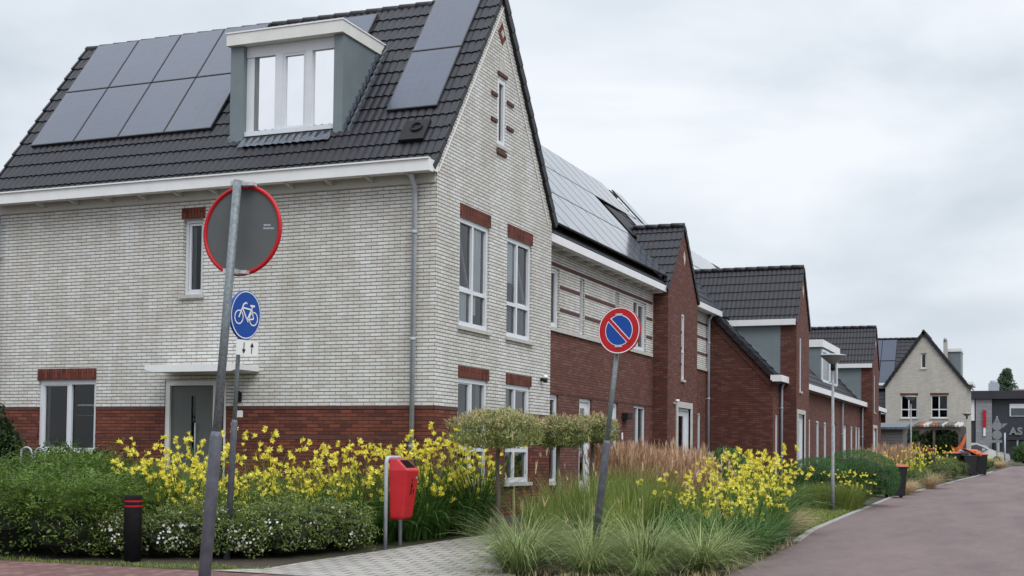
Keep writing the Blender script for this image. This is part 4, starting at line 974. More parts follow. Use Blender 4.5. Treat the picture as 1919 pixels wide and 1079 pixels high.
# ------------------------------------------------------------------ bollard, litter bin, bike stand
def bollard(x, y, label):
    z = g(x, y); t = thing('bollard', label, 'bollard', 'bollards at the pavement edge', (x, y, z))
    b = MB(); b.tube([(x, y, z-.1), (x, y, z+.83), (x, y, z+.855)], [.108, .115, .108], 20); b.build('body', 'bollard', t)
    for h in (.70, .765):
        b = MB(); N = 20
        for i in range(N):
            a0, a1 = 2*PI*i/N, 2*PI*(i+1)/N; r = .1165
            b.face([(x+r*math.cos(a), y+r*math.sin(a), zz) for a, zz in ((a0, z+h), (a1, z+h), (a1, z+h+.022), (a0, z+h+.022))])
        b.build('band', 'sign_red', t)
bollard(-11.03, 13.96, 'dark round bollard with two red bands before the white flowering shrubs')
def litter_bin():
    x, y = -8.62, 16.45; z = g(x, y); t = thing('litter_bin', 'red plastic litter bin hanging on a grey metal hoop beside the path', 'litter bin', loc=(x, y, z))
    b = MB(); y2 = y+.46; pts = [(x, y, z-.05), (x, y, 1.30)]+[(x, y+.08-.08*math.cos(a), 1.30+.08*math.sin(a)) for a in (.5, 1.1, 1.57)]+[(x, y2-.08+.08*math.sin(a), 1.30+.08*math.cos(a)) for a in (0, .5, 1.1, 1.57)]+[(x, y2, 1.3), (x, y2, z-.05)]
    b.tube(pts, .028, 10); b.build('hoop', 'zinc', t)
    b = MB()
    x0 = x+.032; y0, y1 = y+.02, y+.44
    def ring(zz, d, w): m = (y0+y1)/2; return [(x0, m-w/2, zz), (x0+d, m-w/2*.86, zz), (x0+d, m+w/2*.86, zz), (x0, m+w/2, zz)]
    lv = [(.50, .17, .30), (.535, .205, .335), (1.20, .285, .43)]
    rs = [ring(*l) for l in lv]
    topf = [(x0, y0+.01, 1.365), (x0+.10, y0+.04, 1.365), (x0+.10, y1-.04, 1.365), (x0, y1-.01, 1.365)]
    rs.append(topf)
    b.face(rs[0][::-1]); b.face(rs[-1])
    for r0, r1 in zip(rs, rs[1:]):
        for i in range(4): j = (i+1) % 4; b.face([r0[i], r0[j], r1[j], r1[i]])
    o = b.build('body', 'red_plastic', t)
    bv = o.modifiers.new('bevel', 'BEVEL'); bv.width = .014; bv.segments = 3; bv.limit_method = 'ANGLE'; bv.angle_limit = R(15)
    me = o.data; me.update()
    import bmesh as _b; bm = _b.new(); bm.from_mesh(me); _b.ops.remove_doubles(bm, verts=bm.verts, dist=1e-4); bm.to_mesh(me); bm.free()
    # flat black patch on the sloping face, painted shade of the slot opening
    A = Vector((x0+.285, 0, 1.20)); B = Vector((x0+.10, 0, 1.365)); D = B-A; N = Vector((-D.z, 0, D.x)); N = (N if N.x > 0 else -N).normalized(); m = (y0+y1)/2
    b = MB(); P = []
    for k, w in ((.22, .145), (.86, .125)):
        p = A+D*k+N*.004; P += [Vector((p.x, m-w, p.z)), Vector((p.x, m+w, p.z))]
    b.face([P[0], P[1], P[3], P[2]]); b.build('slot', 'dark', o)
    # pictogram and panel seam on the front
    def fp(yy, zz):   # point on the tapering front face
        k = (zz-.535)/(1.20-.535); return Vector((x0+.205+.08*k+.003, yy, zz))
    b = MB()
    def st(p, q, w):
        p2, q2 = Vector(p), Vector(q); t_ = (q2-p2).normalized(); s_ = Vector((-t_.y, t_.x))*w/2
        b.face([fp(*(p2-s_)), fp(*(q2-s_)), fp(*(q2+s_)), fp(*(p2+s_))])
    m2 = m+.0
    st((m2, 1.02), (m2-.01, .94), .035); st((m2-.01, .94), (m2-.04, .85), .018); st((m2-.01, .94), (m2+.02, .85), .018); st((m2, 1.0), (m2+.05, .96), .014); st((m2-.005, 1.045), (m2+.005, 1.075), .03); st((m2+.065, .93), (m2+.065, .87), .03)
    b.build('pictogram', 'bollard', o)
    b = MB()
    for zz in (1.08,): b.face([fp(m+.10, zz), fp(m+.14, zz), fp(m+.14, zz+.03), fp(m+.10, zz+.03)])
    b.build('sticker', 'zinc', o)
litter_bin()
def bike_stand():
    t = thing('bicycle_stand', 'white metal hoop of a bicycle stand among the shrubs', 'bicycle stand', loc=(-14.5, 15.9, .2))
    for k, (x, y, r) in enumerate(((-14.98, 16.3, .11), (-14.80, 16.4, .10))):
        b = MB(); pts = [(x-r, y, .3), (x-r, y, 1.36)]+[(x-r*math.cos(a), y, 1.36+r*math.sin(a)) for a in frange(.2, PI, 8)]+[(x+r, y, .3)]
        b.tube(pts, .016, 8); b.build('hoop', 'zinc', t)
bike_stand()

# ------------------------------------------------------------------ street lamps
def lamp_proto():
    t = thing('street_lamp', 'grey street lamp with a conical head, standing before the round green bush', 'street lamp', 'street lamps along the road')
    b = MB(); b.tube([(0, 0, 0), (0, 0, .16)], [.085, .08], 12); b.build('base', 'black', t)
    b = MB(); b.tube([(0, 0, .15), (0, 0, 1.0), (0, 0, 1.02), (0, 0, 3.66)], [.052, .05, .042, .034], 12); b.build('pole', 'lamppole', t)
    b = MB(); b.tube([(0, 0, 3.62), (0, 0, 3.76)], .06, 12); hd = b.build('lamp_head', 'black', t)
    b = MB(); b.tube([(0, 0, 3.76), (0, 0, 3.80), (0, 0, 3.97), (0, 0, 3.985)], [.05, .10, .30, .325], 24); b.build('lamp_cone', 'lampglass', hd)
    b = MB(); b.tube([(0, 0, 3.985), (0, 0, 4.005), (0, 0, 4.03)], [.335, .33, .20], 24); b.build('lamp_cap', 'zinc', hd)
    return t
M['lampglass'] = plain('lamp_cone', (.24, .25, .245), .3, .15, 3)
M['lamppole'] = plain('lamp_pole', (.24, .25, .265), .5, .25, 8)
lp = lamp_proto(); place(lp, (-4.93, 33.65, g(-4.93, 33.65)-.02), 0, 1.0)
dup(lp, (-6.55, 72.8, .85), 0, .98, 'grey street lamp with a conical head, standing before the left window of the pale gable')
dup(lp, (-3.88, 76.1, .85), 0, .78, 'grey street lamp with a conical head, between the pale gable and the dark building')

# ------------------------------------------------------------------ wheelie bins
def bin_proto(lid):
    t = thing('wheelie_bin', 'bin', 'wheelie bin', 'wheelie bins put out by the road')
    b = MB(); P = []
    for z, w, d in ((.06, .24, .25), (.98, .29, .34)): P += [(-w, -d, z), (w, -d, z), (w, d, z), (-w, d, z)]
    b.hexa(P); b.box(-.31, .31, -.36, .36, .96, 1.0); bd = b.build('body', 'binblack', t)
    bv = bd.modifiers.new('bevel', 'BEVEL'); bv.width = .02; bv.segments = 2
    for s_ in (-1, 1): b = MB(); b.tube([(s_*.20, .27, .10), (s_*.27, .27, .10)], .10, 14); b.build('wheel', 'black', t)
    b = MB()
    if lid == 0:
        P = []
        for z, w, d in ((1.0, .33, .38), (1.045, .31, .36)): P += [(-w, -d, z), (w, -d, z), (w, d, z), (-w, d, z)]
        b.hexa(P); P = [(-.31, -.36, 1.046), (.31, -.36, 1.046), (.31, .36, 1.046), (-.31, .36, 1.046), (-.2, -.22, 1.075), (.2, -.22, 1.075), (.2, .22, 1.075), (-.2, .22, 1.075)]; b.hexa(P)
    else:
        a = R(24); U = Vector((0, -math.cos(a), math.sin(a))); c = Vector((0, .36, 1.02))+U*.36
        b.obox(c, (.32, 0, 0), U*.37, Vector((0, math.sin(a), math.cos(a)))*.02)
    l = b.build('lid', 'orange', t); bv = l.modifiers.new('bevel', 'BEVEL'); bv.width = .012; bv.segments = 2
    b = MB(); b.tube([(-.26, .38, .94), (-.26, .43, .94), (.26, .43, .94), (.26, .38, .94)], .016, 6); b.build('handle', 'black', t)
    return t
p0 = bin_proto(0); place(p0, (-4.42, 43.9, g(-4.5, 43.9)+.0), R(20)); p0['label'] = 'black wheelie bin with a closed orange lid, alone beside the round green bush'
p1 = bin_proto(1); place(p1, (-4.75, 59.6, g(-4.75, 59.6)+.05), R(75)); p1['label'] = 'black wheelie bin with its lid half open, leftmost of the far group'
dup(p0, (-4.12, 67.6, .72), R(30), 1.0, 'black wheelie bin with a closed orange lid, in the far group behind flowers')
dup(p1, (-3.40, 67.6, .64), R(-60), 1.0, 'black wheelie bin with raised lid and a grey bag, left of the end bin')
dup(p0, (-2.85, 68.3, .66), R(10), 1.0, 'black wheelie bin nearest the road at the end of the far group')
def bag():
    rnd = random.Random(4)
    for nm, mt, c, s_, lb in (('plastic_bag', 'orange_bag', (-3.15, 68.0, 1.78), (.42, .22, .14), 'crumpled orange plastic bag draped over the far wheelie bins'), ('plastic_bag', 'zinc', (-3.52, 67.6, 1.78), (.26, .2, .12), 'crumpled grey plastic bag bulging from a far wheelie bin')):
        bm = bmesh.new(); bmesh.ops.create_icosphere(bm, subdivisions=3, radius=1)
        for v_ in bm.verts:
            k = 1+rnd.uniform(-.16, .16)+.2*math.sin(v_.co.x*5+v_.co.y*3); v_.co = Vector((v_.co.x*s_[0]*k+c[0], v_.co.y*s_[1]*k+c[1], v_.co.z*s_[2]*k+c[2]+(.0-.25*v_.co.x*s_[0])))
        me = bpy.data.meshes.new(nm); bm.to_mesh(me); bm.free(); me.materials.append(M[mt]); o = bpy.data.objects.new(nm, me); C.objects.link(o); tag(o, lb, 'bag')
bag()

# ------------------------------------------------------------------ far end: shed, pergola, hammock, car, dark building, signs
def far():
    t = thing('garden_shed', 'small grey slatted shed with a sloping roof at the end of the row', 'shed', loc=(-7.6, 73.5, .75))
    b = MB()
    for i in range(14): z = .8+i*.16; b.box(-8.5, -6.95, 72.5+.004*(i % 2), 75, z, z+.15)
    b.build('wall', 'slats', t)
    b = MB(); b.hexa([(-8.6, 72.3, 3.0), (-6.75, 72.3, 3.0), (-6.75, 75.2, 3.3), (-8.6, 75.2, 3.3), (-8.6, 72.3, 3.12), (-6.75, 72.3, 3.12), (-6.75, 75.2, 3.42), (-8.6, 75.2, 3.42)]); b.build('roof', 'lead', t)
    t = thing('pergola', 'wooden pergola with pale and orange slats in front of the pale gable', 'pergola', loc=(-6.1, 83, .95))
    b = MB()
    for x in (-7.6, -6.15, -4.7): b.box(x, x+.14, 82.4, 82.54, .9, 3.25)
    b.build('posts_beam' if 0 else 'beam', 'wood', t) if 0 else None
    for x in (-7.6, -6.15, -4.7): b = MB(); b.box(x, x+.14, 82.4, 82.54, .9, 3.2); b.build('post', 'wood', t)
    b = MB(); b.box(-7.75, -4.45, 82.35, 82.6, 3.2, 3.35); b.box(-7.75, -4.45, 84.6, 84.8, 3.3, 3.45); b.box(-7.7, -4.5, 85.0, 85.1, 2.3, 2.4); b.box(-7.7, -4.5, 85.0, 85.1, 2.7, 2.8); b.build('beam', 'wood', t)
    rnd = random.Random(2)
    for i in range(15):
        b = MB(); x = -7.2+i*.18; b.hexa([(x, 82.2, 3.36), (x+.10, 82.2, 3.36), (x+.2, 84.9, 3.62), (x+.1, 84.9, 3.62), (x-.06, 82.2, 3.50), (x+.0, 82.2, 3.50), (x+.1, 84.9, 3.75), (x+.04, 84.9, 3.75)])
        b.build('slat', 'orange' if i in (2, 6) else ('stone' if rnd.random() < .5 else 'slats'), t)
    b = MB(); n = 10; pr = None
    for i in range(n+1):
        k = i/n; x = -5.05+.85*k; z = 2.2+.75*k**2-.25*math.sin(PI*k); w = .14+.12*math.sin(PI*k)
        q = [(x, 81.3-w, z+.05), (x, 81.3+w, z+.05), (x+.06, 81.3+w, z-.05-w), (x+.06, 81.3-w, z-.05-w)]
        if pr:
            for a in range(4): c_ = (a+1) % 4; b.face([pr[a], pr[c_], q[c_], q[a]])
        pr = q
    o = b.build('hammock', 'orange_bag'); tag(o, 'orange red cloth hammock hanging from the pergola', 'hammock')
    # car
    t = thing('parked_car', 'white hatchback parked in front of the dark building', 'car', loc=(-3.75, 94.3, 1.05))
    ox, oy, oz = -6.05, 93.4, 1.05
    prof = [(0, .30), (.05, .75), (.15, 1.05), (.45, 1.42), (1.0, 1.52), (1.9, 1.50), (2.45, 1.30), (2.95, 1.02), (3.6, .90), (3.95, .72), (4.0, .35), (3.6, .22), (.3, .22)]
    b = MB()
    L = [(ox+x, oy+(.12 if z > 1.0 else 0), oz+z) for x, z in prof]; Rr = [(ox+x, oy+1.7-(.12 if z > 1.0 else 0), oz+z) for x, z in prof]
    b.face(L); b.face(Rr[::-1])
    for i in range(len(L)): j = (i+1) % len(L); b.face([L[i], Rr[i], Rr[j], L[j]])
    bd = b.build('body', 'carwhite', t)
    b = MB(); W = [(.5, 1.02), (.62, 1.34), (1.05, 1.43), (1.85, 1.41), (2.3, 1.24), (2.7, 1.02)]
    b.face([(ox+x, oy-.003+(.12 if z > 1.1 else .0), oz+z) for x, z in W]); b.build('side_window', 'carglass', t)
    b = MB(); b.face([(ox+2.0, oy+.2, oz+1.50), (ox+2.93, oy+.14, oz+1.06), (ox+2.93, oy+1.56, oz+1.06), (ox+2.0, oy+1.5, oz+1.50)]); b.build('windscreen', 'carglass', t)
    for x in (.75, 3.2):
        for yy in (oy-.02, oy+1.52): b = MB(); b.tube([(ox+x, yy, oz+.31), (ox+x, yy+.2, oz+.31)], .31, 18); w = b.build('wheel', 'black', t); b = MB(); b.tube([(ox+x, yy-.012, oz+.31), (ox+x, yy+.212, oz+.31)], .18, 14); b.build('rim', 'zinc', w)
    b = MB(); b.obox((ox+2.35, oy-.07, oz+1.06), (.09, 0, 0), (0, .06, 0), (0, 0, .06)); b.build('mirror', 'carwhite', t)
    b = MB(); b.obox((ox+3.86, oy+.2, oz+.72), (.08, 0, 0), (0, .17, 0), (0, 0, .07)); b.build('headlight', 'zinc', t)
    # dark modern building
    t = thing('shop_building', 'dark flat roofed building with a pale tiled strip and grey letters', 'building', loc=(0, 116, 1))
    S = Fc('S', 111.5); b = MB(); b.box(-6.5, 12, 111.5, 124, .5, 6.3); b.build('wall', 'darkwall', t)
    b = MB(); b.box(-6.6, 12.1, 111.1, 124.1, 6.3, 6.95); b.build('fascia', 'darkfascia', t)
    b = MB(); fbox(b, S, -5.0, -3.78, 1.0, 6.28, .0, .15); b.build('pale_strip', 'striptile', t)
    b = MB(); fbox(b, S, -5.65, -5.1, 4.55, 6.28, .0, .1); b.build('white_panel', 'white_paint', t)
    b = MB(); fbox(b, S, -4.45, -4.22, 4.0, 5.4, .15, .3); sg = b.build('red_sign', 'sign_red', t)
    b = MB(); fbox(b, S, -4.42, -4.25, 3.3, 3.98, .15, .28); b.build('white_sign', 'white_paint', t)
    b = MB(); fbox(b, S, -2.45, 2, 4.9, 5.9, .0, .06); w = b.build('window', 'upvc', t)
    b = MB(); fbox(b, S, -2.35, 1.9, 4.95, 5.55, .06, .07); b.build('pane', 'carglass', w)
    b = MB(); fbox(b, S, -3.5, 8, 3.0, 3.15, .0, 1.2); b.build('canopy', 'darkfascia', t)
    for x in (-3.3, -1.9, -.4): b = MB(); fbox(b, S, x, x+.12, .8, 3.0, 1.0, 1.12); b.build('column', 'zinc', t)
    b = MB(); fbox(b, S, -3.6, 8, .8, 2.95, .0, .05); b.build('glass_front', 'carglass', t)
    b = MB(); b.box(-4.1, -3.3, 113, 114, 6.95, 7.65); b.tube([(-3.7, 113.5, 7.6), (-3.7, 113.5, 7.9)], .3, 10); b.build('roof_unit', 'zinc', t)
    cu = bpy.data.curves.new('letters', 'FONT'); cu.body = 'AS'; cu.size = .8; cu.extrude = .04; cu.offset = .035; cu.space_character = 1.1
    to = bpy.data.objects.new('letters', cu); C.objects.link(to); bpy.context.view_layer.update()
    me = bpy.data.meshes.new_from_object(to.evaluated_get(bpy.context.evaluated_depsgraph_get())); bpy.data.objects.remove(to)
    me.transform(Matrix.Translation((-2.45, 111.42, 3.45)) @ Matrix.Rotation(PI/2, 4, 'X')); me.materials.clear(); me.materials.append(M['signgrey'])
    o = bpy.data.objects.new('letters', me); C.objects.link(o); o.parent = t; o.matrix_parent_inverse = Matrix.Translation(t.location).inverted()
    # low brown roof behind
    t = thing('brick_house', 'low brown roofed house behind the dark building', 'house', loc=(0, 135, 1))
    b = MB(); b.box(-4, 6, 132, 140, .5, 7.2); b.build('wall', 'brown_brick', t)
    b = MB(); b.hexa([(-4.3, 131.6, 7.2), (6.3, 131.6, 7.2), (6.3, 140.4, 7.2), (-4.3, 140.4, 7.2), (-2.5, 135.9, 8.3), (4.5, 135.9, 8.3), (4.5, 136.1, 8.3), (-2.5, 136.1, 8.3)]); b.build('roof', 'browntile', t)
    # back of a sign cluster
    t = thing('traffic_sign', 'far signpost with grey backs of round and triangular signs stacked', 'traffic sign', loc=(-2.6, 85.3, 1))
    b = MB(); b.tube([(-2.6, 85.3, .9), (-2.6, 85.3, 4.1)], .04, 8); b.build('pole', 'zinc', t)
    u, v, n = Vector((1, 0, 0)), Vector((0, 0, 1)), Vector((0, -1, 0)); c = Vector((-2.6, 85.25, 0))
    b = MB(); disc(b, c+v*3.5, u, v, n, .28, 0, .02, 24); b.build('sign_plate', 'signgrey', t)
    b = MB(); disc(b, c+v*2.95, u, v, n, .28, 0, .02, 24); b.build('sign_plate', 'signgrey', t)
    b = MB(); poly(b, c+v*3.95, u, v, n, [(-.16, -.2), (.16, -.2), (0, .18)], 0, .02); b.build('sign_plate', 'signgrey', t)
    b = MB(); poly(b, c+v*3.5, u, v, n, [(.3, .14), (.3, -.14), (.62, .16)], 0, .02); b.build('sign_plate', 'signgrey', t)
    b = MB(); poly(b, c+v*2.55, u, v, n, [(-.3, -.08), (.3, -.08), (.3, .1), (-.3, .1)], 0, .02); b.build('sign_plate', 'signgrey', t)
    t = thing('flagpole' if 0 else 'post', 'slim grey post beside the stacked far signs', 'post', loc=(-2.15, 85.3, 1))
    b = MB(); b.tube([(-2.15, 85.3, .9), (-2.15, 85.3, 3.1)], .05, 8); b.build('pole', 'zinc', t)
    b = MB(); b.tube([(-2.15, 85.3, 3.1), (-2.15, 85.3, 3.16)], .06, 8); b.build('cap', 'black', t)
M['carwhite'] = plain('car_white', (.62, .63, .65), .3, .04); M['carglass'] = plain('car_glass', (.06, .075, .08), .1, .3, 1.5)
M['darkwall'] = plain('dark_cladding', (.028, .032, .042), .7, .2, 1); M['darkfascia'] = plain('dark_fascia', (.022, .024, .032), .6, .2, 1)
M['striptile'] = brick('pale_strip_tiles', (.33, .34, .36), (.28, .29, .31), (.20, .21, .22), w=.6, h=.3, ms=.01)
M['browntile'] = plain('brown_tiles', (.10, .05, .035), .8, .3, 4); M['signgrey'] = plain('far_sign_back', (.20, .21, .22), .6, .1)
far()

# ------------------------------------------------------------------ vegetation
def blade(b, rnd, p, az, L, a0, a1, w, segs=4, tint=.5, taper=1.0):
    """ribbon starting at p, leaning from angle a0 (from vertical) to a1"""
    d = Vector((math.cos(az), math.sin(az), 0)); side = Vector((-d.y, d.x, 0)); tw = rnd.uniform(-.7, .7)
    side = (side*math.cos(tw)+Vector((0, 0, 1))*math.sin(tw)*.5+d*math.sin(tw)*.6).normalized()
    q = Vector(p); i0 = None; b.ct = tint; s_ = L/segs
    for k in range(segs+1):
        t = k/segs; ww = w*(1-taper*t**2.2)+.0012; i1 = (b.vert(q-side*ww/2), b.vert(q+side*ww/2))
        if i0: b.fi((i0[0], i0[1], i1[1], i1[0]))
        i0 = i1; a = a0+(a1-a0)*(t+.5/segs); q = q+(d*math.sin(a)+Vector((0, 0, math.cos(a))))*s_
    return q
def leafquad(b, p, n, up, l, w, tint):
    n = n.normalized(); t = up-n*up.dot(n)
    if t.length < 1e-3: t = n.orthogonal()
    t.normalize(); s_ = n.cross(t); b.ct = tint
    b.face([p, p+t*l*.5+s_*w*.5, p+t*l, p+t*l*.5-s_*w*.5])
def rv(rnd): return Vector((rnd.gauss(0, 1), rnd.gauss(0, 1), rnd.gauss(0, 1))).normalized()
def lily_flower(b, rnd, p, ax, s_=.062):
    ax = ax.normalized(); u = ax.orthogonal().normalized(); v = ax.cross(u); r0 = rnd.uniform(0, 1)
    for k in range(6):
        a = r0+k*PI/3; d = u*math.cos(a)+v*math.sin(a); e = ax.cross(d); b.ct = rnd.uniform(.25, 1)
        o = rnd.uniform(.75, 1.0)
        m = p+ax*s_*1.15+d*s_*.36; tip = p+ax*s_*1.6+d*s_*.95*o; w = s_*.27
        i = [b.vert(p), b.vert(m+e*w), b.vert(tip), b.vert(m-e*w)]; b.fi((i[0], i[1], i[3])); b.fi((i[1], i[2], i[3]))
def lily_proto(seed, nblade=190, nscape=22, hs=(.45, 1.25), fl=(1, 4), L=(.6, 1.3)):
    rnd = random.Random(seed); t = thing('daylily', 'x', 'flowering plant')
    b = MB()
    for i in range(nblade):
        a = rnd.uniform(0, 2*PI); r = rnd.uniform(0, .16)**1.0
        blade(b, rnd, (r*math.cos(a), r*math.sin(a), 0), a+rnd.uniform(-.5, .5), rnd.uniform(*L)*1.15, rnd.uniform(.02, .4), rnd.uniform(.5, 2.4), rnd.uniform(.012, .022), 5, rnd.uniform(0, 1))
    b.build('foliage', 'strap', t, uv=False, tint=True)
    s = MB(); f = MB(); bd = MB()
    for i in range(nscape):
        a = rnd.uniform(0, 2*PI); q = blade(s, rnd, (rnd.uniform(-.12, .12), rnd.uniform(-.12, .12), .1), a, rnd.uniform(*hs), rnd.uniform(0, .3), rnd.uniform(.15, .9), .007, 5, rnd.uniform(0, 1), taper=.3)
        d = Vector((math.cos(a), math.sin(a), .6))
        for k in range(rnd.randint(*fl)):
            ax = (rv(rnd)*.9+d+Vector((0, 0, .2))).normalized(); p = q-Vector((0, 0, rnd.uniform(0, .10)))+rv(rnd)*.03; blade(s, rnd, q-Vector((0, 0, .1)), a, .0, 0, 0, .004, 1, .5)
            lily_flower(f, rnd, p, ax, rnd.uniform(.040, .062))
        for k in range(rnd.randint(2, 5)):
            ax = (rv(rnd)+Vector((0, 0, 1.2))).normalized(); p = q-Vector((0, 0, rnd.uniform(0, .08))); e = ax.orthogonal().normalized()*.006; bd.ct = rnd.uniform(0, 1); l = rnd.uniform(.03, .06)
            bd.face([p-e, p+ax*l*.5-e*1.6, p+ax*l, p+ax*l*.5+e*1.6])
    s.build('stems', 'stalk', t, uv=False, tint=True)
    if f.f: f.build('flowers', 'lily', t, uv=False, tint=True)
    if bd.f: bd.build('buds', 'bud', t, uv=False, tint=True)
    return t
def scatter(protos, spots, labels, group, smin=.9, smax=1.1, seed=1, cat=None, used=None):
    """first spots use the prototypes themselves, later ones copies"""
    rnd = random.Random(seed)
    for i, sp in enumerate(spots):
        x, y = sp[0], sp[1]; k = sp[2] if len(sp) > 2 else 1.0; pr = protos[i % len(protos)]
        s_ = rnd.uniform(smin, smax)*k; rz = rnd.uniform(0, 2*PI); lb = labels if isinstance(labels, str) else labels[min(i, len(labels)-1)]
        if i < len(protos) and not pr.get('placed'): o = pr; place(o, (x, y, g(x, y)-.01), rz, s_); pr['placed'] = 1
        else: o = dup(pr, (x, y, g(x, y)-.01), rz, s_); 
        o['label'] = lb; o['group'] = group
        if 'placed' in o and o is not pr: del o['placed']
def mound_foliage(b, rnd, n, rx, ry, rz, l, w, zc=None, inner=.25, upb=.5, lump=.16, tips=None):
    """leaf quads through the outer volume of a lumpy ellipsoid"""
    zc = rz*.85 if zc is None else zc; ph = [rnd.uniform(0, 6) for _ in range(6)]
    for i in range(n):
        d = rv(rnd)
        if d.z < -.55: d.z = -d.z*.5; d.normalize()
        k = 1+lump*(math.sin(3*d.x+ph[0])*math.sin(4*d.y+ph[1])+.7*math.sin(7*d.x+ph[2]+3*d.z)*math.sin(6*d.y+ph[3])+.5*math.sin(11*d.z+ph[4]+5*d.x))
        r = k*(1-inner*rnd.random()**1.8)+rnd.uniform(-.02, .05)
        p = Vector((d.x*rx*r, d.y*ry*r, zc+d.z*rz*r))
        if p.z < .02: continue
        leafquad(b, p, (d+rv(rnd)*.9), (Vector((0, 0, upb))+rv(rnd)*.8+d*.5), l*rnd.uniform(.6, 1.3), w*rnd.uniform(.7, 1.2), min(1, max(0, rnd.gauss(.5, .28))))
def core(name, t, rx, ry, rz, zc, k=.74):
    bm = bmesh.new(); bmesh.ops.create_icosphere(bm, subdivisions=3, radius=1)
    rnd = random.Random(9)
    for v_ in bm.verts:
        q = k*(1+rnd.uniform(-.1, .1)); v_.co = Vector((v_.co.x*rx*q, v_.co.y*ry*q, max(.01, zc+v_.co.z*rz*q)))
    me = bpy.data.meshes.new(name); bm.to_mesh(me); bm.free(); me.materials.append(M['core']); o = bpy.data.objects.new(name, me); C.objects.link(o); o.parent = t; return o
def shrub_proto(nm, cat, seed, mat, n, rx, ry, rz, l, w, white=0, frond=0, zc=None, **k):
    rnd = random.Random(seed); t = thing(nm, 'x', cat); b = MB(); zc = rz*.85 if zc is None else zc
    mound_foliage(b, rnd, n, rx, ry, rz, l, w, zc=zc, **k)
    for i in range(frond):   # arching sprays with paired leaflets
        d = rv(rnd); d.z = abs(d.z)*.8+.05; d.normalize(); p = Vector((d.x*rx*.75, d.y*ry*.75, zc+d.z*rz*.75)); az = math.atan2(d.y, d.x)+rnd.uniform(-.6, .6); a = rnd.uniform(.2, 1.0); L = rnd.uniform(.28, .55); tint = rnd.uniform(.35, 1)
        m = 9
        for j in range(m):
            a += .11; st = Vector((math.cos(az)*math.sin(a), math.sin(az)*math.sin(a), math.cos(a))); p = p+st*L/m; sd = Vector((-math.sin(az), math.cos(az), 0)); nn = st.cross(sd)
            for s_ in (-1, 1): leafquad(b, p, nn+rv(rnd)*.25, (sd*s_+st*.7), .055*(1-.5*j/m), .018, min(1, tint+rnd.uniform(-.2, .15)))
    b.build('foliage', mat, t, uv=False, tint=True); core('dark_core', t, rx, ry, rz, zc)  # solid dark blob fills the shrub as painted inner shade
    if white:
        b = MB()
        cl = [rv(rnd) for _ in range(max(6, white//14))]
        for i in range(white):
            d = (cl[rnd.randrange(len(cl))]+rv(rnd)*.35).normalized() if rnd.random() < .75 else rv(rnd)
            if d.z < -.5: d.z *= -.4
            p = Vector((d.x*rx*1.04, d.y*ry*1.04, zc+d.z*rz*1.04)); n_ = (d+rv(rnd)*.5).normalized(); u = n_.orthogonal().normalized(); v = n_.cross(u); r = rnd.uniform(.012, .023); b.ct = rnd.uniform(.2, 1)
            if p.z > .04: b.face([p+(u*math.cos(a)+v*math.sin(a))*r*(1 if q % 2 else .8) for q, a in enumerate([2*PI*j/7 for j in range(7)])])
        b.build('flowers', 'whitefl', t, uv=False, tint=True)
    return t
def grass_proto(nm, seed, mat, n, L, w, a0, a1, rbase=.1, plume=0, segs=4, cat='ornamental grass', plume_len=(.16, .3), pmat='plume', pw=1.0):
    rnd = random.Random(seed); t = thing(nm, 'x', cat); b = MB(); pl = MB()
    for i in range(n):
        a = rnd.uniform(0, 2*PI); r = rbase*math.sqrt(rnd.random())
        blade(b, rnd, (r*math.cos(a), r*math.sin(a), 0), a+rnd.gauss(0, .5), rnd.uniform(*L), abs(rnd.gauss(0, 1))*a0, a0+rnd.uniform(*a1), w*rnd.uniform(.6, 1.2), segs, min(1, max(0, rnd.gauss(.5, .3))))
    for i in range(plume):
        a = rnd.uniform(0, 2*PI); r = rbase*math.sqrt(rnd.random()); l0 = abs(rnd.gauss(0, .24)); ln = rnd.uniform(L[0]*1.0, L[1]*1.08)
        q = blade(b, rnd, (r*math.cos(a), r*math.sin(a), 0), a, ln, l0*.6, l0*1.5, .005, 3, .9, taper=.2)
        ll = rnd.uniform(*plume_len); tn = rnd.uniform(0, 1)
        for c_ in range(2): blade(pl, rnd, q, a+c_*1.4, ll, l0*1.4, l0*1.4+.25, rnd.uniform(.016, .028)*pw, 3, tn)
        for c_ in range(5): blade(pl, rnd, q+Vector((0, 0, ll*.15*c_)), rnd.uniform(0, 6.28), ll*.35, .3, .5, .008, 2, tn)
    b.build('blades', mat, t, uv=False, tint=True)
    if pl.f: pl.build('plumes', pmat, t, uv=False, tint=True)
    return t
# lilies
lily = [lily_proto(s_) for s_ in (11, 12, 13)]
lilyfol = [lily_proto(s_, nblade=190, nscape=3, hs=(.7, .9), fl=(0, 2), L=(.6, 1.0)) for s_ in (21, 22)]
G1 = 'yellow daylilies in front of the corner house'
scatter(lily, [(-12.05, 15.84), (-11.55, 15.75), (-11.3, 16.3), (-10.81, 16.4), (-10.6, 16.9), (-10.27, 17.0), (-9.9, 17.45), (-9.5, 17.3), (-12.51, 16.84), (-12.1, 17.2, 1.1), (-11.72, 17.4, .85), (-11.42, 17.71, 1.08), (-11.01, 18.0, .8), (-10.3, 18.3, 1.12), (-9.9, 18.3), (-9.5, 18.6, 1.1), (-11.9, 16.3, .8), (-10.9, 17.3, .8), (-11.9, 15.2, .8), (-11.4, 15.15, .85), (-11.0, 15.4, .8), (-10.7, 15.7, .8), (-11.6, 15.6, .9), (-12.2, 15.9, .95), (-12.6, 16.4), (-10.2, 17.5, .9), (-10.0, 16.9, .85)], 'yellow flowering daylily clump between the red brick wall and the white flowering shrubs', G1, .82, 1.1)
